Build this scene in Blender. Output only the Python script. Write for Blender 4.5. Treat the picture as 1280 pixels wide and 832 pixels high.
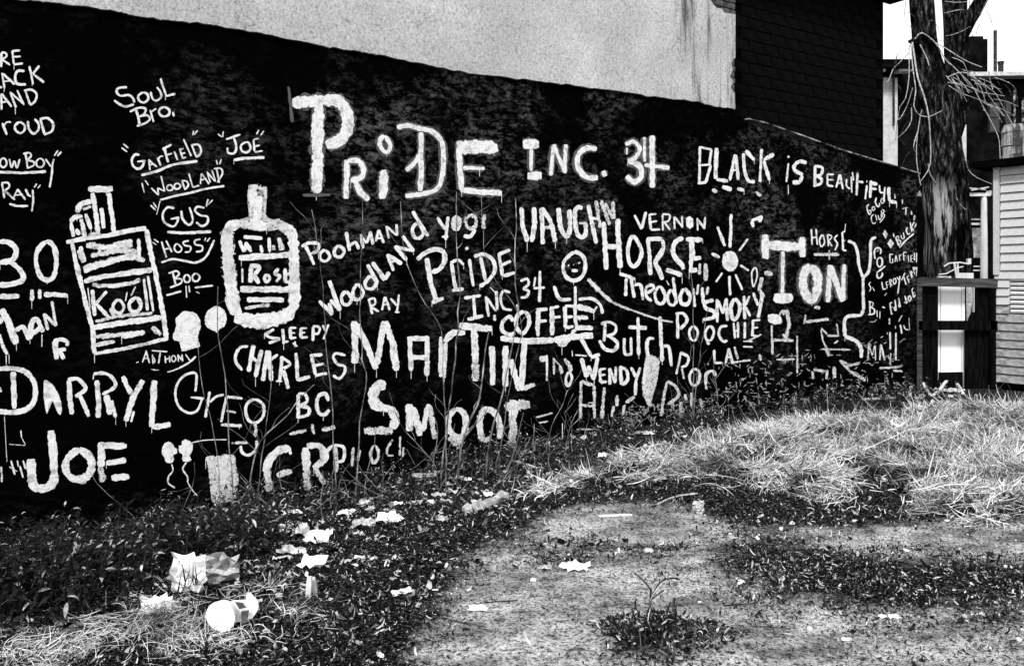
import bpy, math, random
import numpy as np
from math import radians as R
random.seed(7); rng = np.random.default_rng(11)
for o in list(bpy.data.objects): bpy.data.objects.remove(o)
S = bpy.context.scene; C = S.collection

# ------------------------------------------------------------ camera
CAMZ, F, HOR = 1.6, 1050.0, 350.0          # eye height, focal length in photo pixels, horizon row
cd = bpy.data.cameras.new('camera'); cam = bpy.data.objects.new('camera', cd); C.objects.link(cam)
cam.location = (0, 0, CAMZ); cam.rotation_euler = (R(90), 0, 0)
cd.sensor_width = 36; cd.lens = F/1280*36; cd.shift_y = -(416-HOR)/1280
cd.clip_start = .1; cd.clip_end = 2000; S.camera = cam
# ------------------------------------------------------------ sky, sun, exposure
SUN_EL, SUN_AZ = 48, 200                    # azimuth clockwise from +Y: behind the camera, a little left
w = bpy.data.worlds.new('World'); S.world = w; w.use_nodes = True
nt = w.node_tree; bg = nt.nodes['Background']
sk = nt.nodes.new('ShaderNodeTexSky'); sk.sky_type = 'NISHITA'; sk.sun_disc = False
sk.sun_elevation = R(SUN_EL); sk.sun_rotation = R(SUN_AZ); sk.dust_density = .5; sk.air_density = 2
bw = nt.nodes.new('ShaderNodeRGBToBW'); nt.links.new(sk.outputs[0], bw.inputs[0]); nt.links.new(bw.outputs[0], bg.inputs[0])
bg.inputs[1].default_value = .15
sd = bpy.data.lights.new('sun', 'SUN'); sd.energy = 2.2; sd.angle = R(9); sd.color = (1, 1, 1)
so = bpy.data.objects.new('sun', sd); C.objects.link(so)
so.rotation_euler = (R(90-SUN_EL), 0, R(180-SUN_AZ)); so.location = (0, -5, 12)
S.view_settings.view_transform = 'Standard'; S.view_settings.look = 'None'
S.view_settings.exposure = .75; S.view_settings.gamma = 1
S.render.resolution_x, S.render.resolution_y = 1024, 665

# ------------------------------------------------------------ helpers
ORG = {}
def tag(o, label=None, cat=None, group=None, kind=None):
    for k, v in (('label', label), ('category', cat), ('group', group), ('kind', kind)):
        if v: o[k] = v
    return o
def thing(name, loc, label, cat, group=None):
    o = bpy.data.objects.new(name, None); C.objects.link(o); o.location = loc; o.empty_display_size = .1
    ORG[o.name] = np.array(loc, float); return tag(o, label, cat, group)
def mk(name, V, Fc, m, parent=None, org=None, smooth=False, attrs=None, uv=None):
    """one mesh object out of world-space vertices; Fc is an int array (n,3|4) or a list of faces"""
    V = np.asarray(V, float).reshape(-1, 3)
    if org is None: org = ORG[parent.name] if parent else np.zeros(3)
    org = np.asarray(org, float)
    me = bpy.data.meshes.new(name)
    if isinstance(Fc, np.ndarray):
        n, k = Fc.shape
        me.vertices.add(len(V)); me.vertices.foreach_set('co', (V-org).ravel())
        me.loops.add(n*k); me.loops.foreach_set('vertex_index', Fc.ravel().astype(np.int32))
        me.polygons.add(n); me.polygons.foreach_set('loop_start', np.arange(0, n*k, k, dtype=np.int32))
        me.update(calc_edges=True); me.validate()
    else:
        me.from_pydata([tuple(v) for v in V-org], [], Fc); me.update()
    if attrs:
        for a, d in attrs.items():
            at = me.attributes.new(a, 'FLOAT', 'POINT'); at.data.foreach_set('value', np.asarray(d, np.float32))
    if uv is not None:
        ul = me.uv_layers.new(name='UVMap'); idx = np.zeros(len(me.loops), np.int32)
        me.loops.foreach_get('vertex_index', idx); ul.data.foreach_set('uv', np.asarray(uv, np.float32)[idx].ravel())
    if smooth: me.polygons.foreach_set('use_smooth', [True]*len(me.polygons))
    me.materials.append(m)
    o = bpy.data.objects.new(name, me); C.objects.link(o)
    if parent: o.parent = parent; o.location = org-ORG[parent.name]
    else: o.location = org
    ORG[o.name] = org; return o
def put(name, me, loc, rot, parent, scale=(1, 1, 1)):
    o = bpy.data.objects.new(name, me); C.objects.link(o); o.parent = parent
    o.location = np.asarray(loc)-ORG[parent.name]; o.rotation_euler = rot; o.scale = scale
    ORG[o.name] = np.asarray(loc, float); return o
class MB:
    def __init__(s): s.v = []; s.f = []
    def add(s, V, Fc):
        n = len(s.v); s.v += [tuple(p) for p in V]; s.f += [tuple(i+n for i in f) for f in Fc]; return s
    def box(s, c, size, rz=0, jit=0, rx=0, ry=0):
        cx, sx = math.cos(rz), math.sin(rz); V = []
        for z in (-.5, .5):
            for a, b in ((-.5, -.5), (.5, -.5), (.5, .5), (-.5, .5)):
                x, y, zz = a*size[0], b*size[1], z*size[2]
                y, zz = y*math.cos(rx)-zz*math.sin(rx), y*math.sin(rx)+zz*math.cos(rx)
                x, zz = x*math.cos(ry)+zz*math.sin(ry), -x*math.sin(ry)+zz*math.cos(ry)
                V.append((c[0]+x*cx-y*sx+random.uniform(-jit, jit), c[1]+x*sx+y*cx+random.uniform(-jit, jit), c[2]+zz+random.uniform(-jit, jit)))
        return s.add(V, [(0, 3, 2, 1), (4, 5, 6, 7), (0, 1, 5, 4), (1, 2, 6, 5), (2, 3, 7, 6), (3, 0, 4, 7)])
    def tube(s, pts, rad, n=6, noise=0, seed=0, cap=True):
        P = np.array(pts, float); N = len(P); rad = np.broadcast_to(rad, (N,)).astype(float)
        T = np.gradient(P, axis=0); T /= np.linalg.norm(T, axis=1)[:, None]+1e-9
        r2 = np.random.default_rng(seed+len(s.v)); ph = r2.uniform(0, 6.28, 4)
        V = []
        for i in range(N):
            a = np.array([1, 0, 0]) if abs(T[i][0]) < .8 else np.array([0, 1, 0])
            u = np.cross(T[i], a); u /= np.linalg.norm(u); v = np.cross(T[i], u)
            for k in range(n):
                t = 2*math.pi*k/n
                q = rad[i]*(1+noise*(math.sin(3*t+ph[0]+i*.35)*.5+math.sin(5*t+ph[1]-i*.2)*.4+math.sin(2*t+ph[2]+i*.8)*.3))
                V.append(P[i]+q*(math.cos(t)*u+math.sin(t)*v))
        Fc = [(i*n+k, i*n+(k+1) % n, (i+1)*n+(k+1) % n, (i+1)*n+k) for i in range(N-1) for k in range(n)]
        if cap: Fc += [tuple(range(n))[::-1], tuple(range((N-1)*n, N*n))]
        return s.add(V, Fc)
    def build(s, name, m, parent=None, org=None, smooth=False): return mk(name, s.v, s.f, m, parent, org, smooth)

def spline(pts, closed=False, step=.25):
    P = np.array(pts, float)
    if len(P) < 3: 
        n = max(2, int(np.linalg.norm(P[-1]-P[0])/step)+1); t = np.linspace(0, 1, n)[:, None]; return P[0]*(1-t)+P[-1]*t
    if closed: P = np.vstack([P[-1] if np.linalg.norm(P[0]-P[-1]) > 1e-6 else P[-2], P, P[1] if np.linalg.norm(P[0]-P[-1]) < 1e-6 else P[0]])
    else: P = np.vstack([2*P[0]-P[1], P, 2*P[-1]-P[-2]])
    out = []
    for i in range(1, len(P)-2):
        n = max(2, int(np.linalg.norm(P[i+1]-P[i])/step)); t = np.linspace(0, 1, n, endpoint=False)[:, None]
        a, b, c, d = P[i-1], P[i], P[i+1], P[i+2]
        out.append(.5*((2*b)+(c-a)*t+(2*a-5*b+4*c-d)*t*t+(3*b-a-3*c+d)*t**3))
    out.append(P[-2][None]); return np.vstack(out)

TAB = rng.random((256, 256))
def vn(x, y):
    x = np.asarray(x, float); y = np.asarray(y, float)
    xi = np.floor(x).astype(int); yi = np.floor(y).astype(int); fx = x-xi; fy = y-yi
    fx = fx*fx*(3-2*fx); fy = fy*fy*(3-2*fy)
    g = lambda a, b: TAB[a % 256, b % 256]
    return (g(xi, yi)*(1-fx)+g(xi+1, yi)*fx)*(1-fy)+(g(xi, yi+1)*(1-fx)+g(xi+1, yi+1)*fx)*fy
def fbm(x, y, o=4):
    s = 0; a = .5
    for i in range(o): s = s+a*vn(x*2**i+17*i, y*2**i+31*i); a *= .5
    return s
def sst(a, b, x): t = np.clip((x-a)/(b-a), 0, 1); return t*t*(3-2*t)

# ------------------------------------------------------------ materials (the photograph is black and white, so all are greys)
def mat(name): 
    m = bpy.data.materials.new(name); m.use_nodes = True; return m, m.node_tree.nodes, m.node_tree.links, m.node_tree.nodes['Principled BSDF']
def ramp(N, L, src, stops):
    r = N.new('ShaderNodeValToRGB'); e = r.color_ramp.elements
    while len(e) < len(stops): e.new(.5)
    for k, (p, v) in zip(e, stops): k.position = p; k.color = (v, v, v, 1)
    L.new(src, r.inputs[0]); return r.outputs[0]
def noise(N, L, scale, detail=6, stretch=(1, 1, 1), rough=.6, coord='Object'):
    tc = N.new('ShaderNodeTexCoord'); mp = N.new('ShaderNodeMapping'); mp.inputs['Scale'].default_value = stretch
    n = N.new('ShaderNodeTexNoise'); n.inputs['Scale'].default_value = scale; n.inputs['Detail'].default_value = detail; n.inputs['Roughness'].default_value = rough
    L.new(tc.outputs[coord], mp.inputs[0]); L.new(mp.outputs[0], n.inputs['Vector']); return n.outputs['Fac']
def math_(N, L, op, a, b=None, clamp=False):
    n = N.new('ShaderNodeMath'); n.operation = op; n.use_clamp = clamp
    for i, v in enumerate((a, b)):
        if v is None: continue
        if isinstance(v, (int, float)): n.inputs[i].default_value = v
        else: L.new(v, n.inputs[i])
    return n.outputs[0]
def bump(N, L, b, h, strength, dist=.02):
    n = N.new('ShaderNodeBump'); n.inputs['Strength'].default_value = strength; n.inputs['Distance'].default_value = dist
    L.new(h, n.inputs['Height']); L.new(n.outputs[0], b.inputs['Normal'])
def pm(name, stops, scale=5, detail=8, stretch=(1, 1, 1), bmp=.3, bscale=None, dist=.02, spec=.0, rough=.9, nrough=.65):
    m, N, L, b = mat(name); n = noise(N, L, scale, detail, stretch, nrough)
    L.new(ramp(N, L, n, stops), b.inputs['Base Color'])
    b.inputs['Roughness'].default_value = rough; b.inputs['Specular IOR Level'].default_value = spec
    if bmp: bump(N, L, b, noise(N, L, bscale or scale*3, 8, stretch), bmp, dist)
    return m
def tone_mat(name, spec=.1, rough=.8, gain=1.0):
    m, N, L, b = mat(name); a = N.new('ShaderNodeAttribute'); a.attribute_name = 'tone'
    n = noise(N, L, 90, 3); k = math_(N, L, 'MULTIPLY_ADD', n, 1.0); k.node.inputs[2].default_value = .5
    v = math_(N, L, 'MULTIPLY', a.outputs['Fac'], k); L.new(math_(N, L, 'MULTIPLY', v, gain), b.inputs['Base Color'])
    b.inputs['Roughness'].default_value = rough; b.inputs['Specular IOR Level'].default_value = spec; return m
def paint(name, col, E, K, streak, nick=.0):
    m, N, L, b = mat(name)
    uv = N.new('ShaderNodeUVMap'); sp = N.new('ShaderNodeSeparateXYZ'); L.new(uv.outputs[0], sp.inputs[0])
    e = math_(N, L, 'SUBTRACT', 1, math_(N, L, 'ABSOLUTE', math_(N, L, 'SUBTRACT', math_(N, L, 'MULTIPLY', sp.outputs[1], 2), 1)))
    e = math_(N, L, 'MINIMUM', math_(N, L, 'MULTIPLY', e, E), 1)
    n1 = noise(N, L, 38, 9, (1, 1, 1), .75)
    mp = N.new('ShaderNodeMapping'); mp.inputs['Scale'].default_value = (.9, 9, 1); L.new(uv.outputs[0], mp.inputs[0])
    n2 = N.new('ShaderNodeTexNoise'); n2.inputs['Scale'].default_value = 1.3; n2.inputs['Detail'].default_value = 6; L.new(mp.outputs[0], n2.inputs['Vector'])
    nn = math_(N, L, 'ADD', math_(N, L, 'MULTIPLY', math_(N, L, 'SUBTRACT', n1, .5), K), math_(N, L, 'MULTIPLY', math_(N, L, 'SUBTRACT', n2.outputs[0], .5), streak))
    ch = noise(N, L, 6, 7, (.55, .55, 3.6), .7); ck = math_(N, L, 'ABSOLUTE', math_(N, L, 'SUBTRACT', ch, .5)); ck = ramp(N, L, ck, [(.0, 1), (.004, .7), (.009, 0)])
    n5 = ramp(N, L, noise(N, L, 3.2, 4), [(.45, 0), (.55, .75)])
    val = math_(N, L, 'SUBTRACT', math_(N, L, 'ADD', e, nn), math_(N, L, 'MULTIPLY', ck, n5))
    mr = N.new('ShaderNodeMapRange'); mr.inputs[1].default_value = .44+nick; mr.inputs[2].default_value = .6+nick; L.new(val, mr.inputs[0])
    L.new(mr.outputs[0], b.inputs['Alpha'])
    c = math_(N, L, 'MULTIPLY', ramp(N, L, noise(N, L, 14, 8, (1, 1, 1), .7), [(.36, col*.5), (.46, col*.9), (.7, min(1, col*1.05))]), ramp(N, L, n2.outputs[0], [(.30, .45), (.44, .92), (.6, 1)])); L.new(c, b.inputs['Base Color'])
    b.inputs['Roughness'].default_value = .7; b.inputs['Specular IOR Level'].default_value = .1
    bump(N, L, b, n1, .35, .01); return m

M = {}
M['paint'] = paint('white_brushed_paint', .84, 3.6, 2.1, .6)
M['dry'] = paint('white_dry_brush_paint', .72, 2.2, 4.2, 1.6, .12)
M['faded'] = paint('faded_old_paint', .42, 2.0, 5.0, 2.2, .22)
M['halo'] = paint('grey_outline_paint', .10, 3.0, 2.2, .4, .0)
# black painted wall: nearly black with faint scuffed mottling
m, N, L, b = mat('black_wall_paint')
big = noise(N, L, 1.1, 6, (1, 1, 1.2), .6); fine = noise(N, L, 10, 12, (1, 1, 1.9), .82); grit = noise(N, L, 60, 4)
sc = ramp(N, L, big, [(.43, 0.02), (.62, 1), (.75, 1)])
f1 = ramp(N, L, fine, [(.49, 0), (.54, .045), (.62, .12), (.75, .3)])
tcw = N.new('ShaderNodeTexCoord'); spw = N.new('ShaderNodeSeparateXYZ'); L.new(tcw.outputs['Object'], spw.inputs[0])
wx = N.new('ShaderNodeMapRange'); wx.inputs[1].default_value = -3.0; wx.inputs[2].default_value = -1.2; wx.inputs[3].default_value = .15; L.new(spw.outputs[0], wx.inputs[0])
wz = N.new('ShaderNodeMapRange'); wz.inputs[1].default_value = .9; wz.inputs[2].default_value = 2.0; wz.inputs[3].default_value = .35; L.new(spw.outputs[2], wz.inputs[0])
mx = math_(N, L, 'MULTIPLY', math_(N, L, 'MULTIPLY', sc, f1), math_(N, L, 'MULTIPLY', wx.outputs[0], wz.outputs[0]))
fl = ramp(N, L, grit, [(.74, 0), (.78, .25)])
v = math_(N, L, 'ADD', math_(N, L, 'ADD', mx, .0009), math_(N, L, 'MULTIPLY', fl, .5))
L.new(v, b.inputs['Base Color']); b.inputs['Roughness'].default_value = .9; b.inputs['Specular IOR Level'].default_value = 0
bump(N, L, b, fine, .5, .03); M['black'] = m
# stucco: pale grey, pitted, with dark run stains
m, N, L, b = mat('pale_stucco')
f = noise(N, L, 42, 10, (1, 1, 1), .8); g = noise(N, L, 1.1, 5)
c0 = ramp(N, L, f, [(.36, .10), (.42, .38), (.50, .52), (.62, .70)])
c1 = math_(N, L, 'MULTIPLY', ramp(N, L, g, [(.36, .84), (.5, .98), (.62, 1.12)]), ramp(N, L, noise(N, L, 6, 6, (1, 1, 1.6), .7), [(.27, .25), (.33, .8), (.40, 1)]))
st = ramp(N, L, noise(N, L, 1, 9, (5.5, 5.5, .42), .72), [(.47, 1), (.53, .72), (.60, .10)])
tc = N.new('ShaderNodeTexCoord'); sp = N.new('ShaderNodeSeparateXYZ'); L.new(tc.outputs['Object'], sp.inputs[0])
near = N.new('ShaderNodeMapRange'); near.inputs[1].default_value = -.75; near.inputs[2].default_value = -.2; L.new(sp.outputs[0], near.inputs[0])
stm = N.new('ShaderNodeMix'); stm.data_type = 'FLOAT'; L.new(near.outputs[0], stm.inputs[0]); stm.inputs[2].default_value = 1; L.new(st, stm.inputs[3])
cr = N.new('ShaderNodeTexVoronoi'); cr.feature = 'DISTANCE_TO_EDGE'; cr.inputs['Scale'].default_value = 1.7
wp = N.new('ShaderNodeVectorMath'); wp.operation = 'MULTIPLY_ADD'; nz = N.new('ShaderNodeTexNoise'); nz.inputs['Scale'].default_value = 5; nz.inputs['Detail'].default_value = 8
L.new(nz.outputs['Color'], wp.inputs[0]); wp.inputs[1].default_value = (.55, .55, .55); L.new(tc.outputs['Object'], wp.inputs[2]); L.new(wp.outputs[0], cr.inputs['Vector'])
ck = ramp(N, L, cr.outputs[0], [(.0, .4), (.005, .95), (.01, 1)])
ckm = N.new('ShaderNodeMix'); ckm.data_type = 'FLOAT'; L.new(ramp(N, L, noise(N, L, 1.6, 3), [(.52, 0), (.6, 1)]), ckm.inputs[0]); ckm.inputs[2].default_value = 1; L.new(ck, ckm.inputs[3])
v = math_(N, L, 'MULTIPLY', math_(N, L, 'MULTIPLY', math_(N, L, 'MULTIPLY', c0, c1), stm.outputs[0]), ckm.outputs[0])
L.new(v, b.inputs['Base Color']); b.inputs['Roughness'].default_value = .95; b.inputs['Specular IOR Level'].default_value = .1
bump(N, L, b, f, .6, .02); M['stucco'] = m
M['brick'] = pm('dark_brick', [(.35, .02), (.6, .10), (.75, .22)], 18, bmp=.5)
M['mortar'] = pm('lime_mortar', [(.3, .25), (.7, .5)], 30, bmp=.5)
M['shingle'] = pm('asphalt_shingle', [(.35, .002), (.6, .006), (.75, .015)], 9, bmp=.6, bscale=60)
M['shade'] = pm('tarred_backing', [(.3, .001), (.7, .003)], 5, bmp=0)
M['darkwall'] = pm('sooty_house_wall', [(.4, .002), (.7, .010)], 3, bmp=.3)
M['metal'] = pm('weathered_flashing', [(.42, .01), (.5, .12), (.62, .45)], 7, bmp=.2)
M['roofing'] = pm('grey_roof_felt', [(.4, .01), (.65, .06)], 14, bmp=.4)
M['white'] = pm('white_weathered_paint', [(.3, .45), (.5, .68), (.7, .78)], 6, stretch=(1, 1, .3), bmp=.15)
M['cream'] = pm('pale_plaster', [(.3, .35), (.5, .55), (.7, .66)], 7, bmp=.4)
M['clap'] = pm('weathered_clapboard', [(.25, .30), (.40, .46), (.6, .56), (.75, .62)], 30, stretch=(1, 1, 2.5), bmp=.25)
M['clap_old'] = pm('stained_clapboard', [(.30, .05), (.45, .22), (.6, .36), (.75, .5)], 10, stretch=(1, 1, 2.5), bmp=.35)
M['fence'] = pm('tarred_fence_wood', [(.4, .0015), (.65, .008)], 5, stretch=(6, 6, .6), bmp=.4)
M['rail'] = pm('grey_fence_rail', [(.35, .015), (.55, .06), (.75, .12)], 6, stretch=(.5, 1, 5), bmp=.4)
# bark: dark furrows, pale ridges
m, N, L, b = mat('furrowed_bark')
n = noise(N, L, 8, 12, (2.4, 2.4, .55), .78); h = noise(N, L, 1.3, 3)
cc = ramp(N, L, n, [(.47, .004), (.54, .025), (.62, .16), (.74, .5)])
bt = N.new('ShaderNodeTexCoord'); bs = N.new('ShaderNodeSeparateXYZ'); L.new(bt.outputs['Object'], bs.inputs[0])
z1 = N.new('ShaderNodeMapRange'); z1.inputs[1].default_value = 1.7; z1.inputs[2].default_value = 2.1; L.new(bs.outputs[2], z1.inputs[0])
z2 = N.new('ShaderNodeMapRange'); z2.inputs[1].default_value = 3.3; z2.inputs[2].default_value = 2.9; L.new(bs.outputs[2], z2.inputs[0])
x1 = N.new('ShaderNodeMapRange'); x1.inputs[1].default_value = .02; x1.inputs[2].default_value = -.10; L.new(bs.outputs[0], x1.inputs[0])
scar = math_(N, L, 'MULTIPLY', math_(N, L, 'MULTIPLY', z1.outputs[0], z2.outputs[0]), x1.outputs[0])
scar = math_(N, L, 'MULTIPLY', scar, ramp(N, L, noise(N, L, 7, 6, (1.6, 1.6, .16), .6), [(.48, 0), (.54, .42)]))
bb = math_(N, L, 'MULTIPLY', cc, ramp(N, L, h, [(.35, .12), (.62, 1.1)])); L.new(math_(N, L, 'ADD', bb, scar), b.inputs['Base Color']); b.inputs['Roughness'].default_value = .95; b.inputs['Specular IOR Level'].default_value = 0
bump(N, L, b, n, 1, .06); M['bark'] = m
M['twig'] = pm('pale_twig_bark', [(.35, .18), (.55, .5), (.7, .7)], 25, bmp=.2)
M['stem'] = pm('grey_sapling_bark', [(.40, .035), (.55, .20), (.70, .55)], 7, bmp=.2)
M['deadstem'] = pm('dark_dead_stem', [(.45, .01), (.65, .12)], 25, bmp=.2)
M['straw'] = tone_mat('dry_straw', .05, .7, .92)
M['leaf'] = tone_mat('leaf_litter', .05, .8)
M['weed'] = tone_mat('weed_leaves', .08, .5)
M['paper'] = pm('white_litter_paper', [(.25, .5), (.45, .80), (.7, .86)], 12, bmp=.35, bscale=25)
M['oldpaper'] = pm('soiled_paper', [(.3, .08), (.45, .38), (.65, .7)], 14, bmp=.5, bscale=25)
M['plastic'] = pm('smooth_white_card', [(.3, .84), (.7, .88)], 3, bmp=0, spec=.3, rough=.4)
M['print'] = pm('dark_carton_print', [(.35, .03), (.6, .14)], 20, bmp=0)
M['log'] = pm('split_pale_wood', [(.3, .06), (.45, .4), (.65, .66)], 14, stretch=(1, 1, 1), bmp=.6)
M['stone'] = pm('pale_stone', [(.3, .3), (.7, .65)], 12, bmp=.4)
M['door'] = pm('bright_door_paint', [(.25, .6), (.4, .86), (.7, .92)], 9, stretch=(2, 2, .4), bmp=.1)
M['glass'] = pm('dark_window_glass', [(.3, .004), (.7, .008)], 2, bmp=0, spec=.5, rough=.15)
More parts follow.
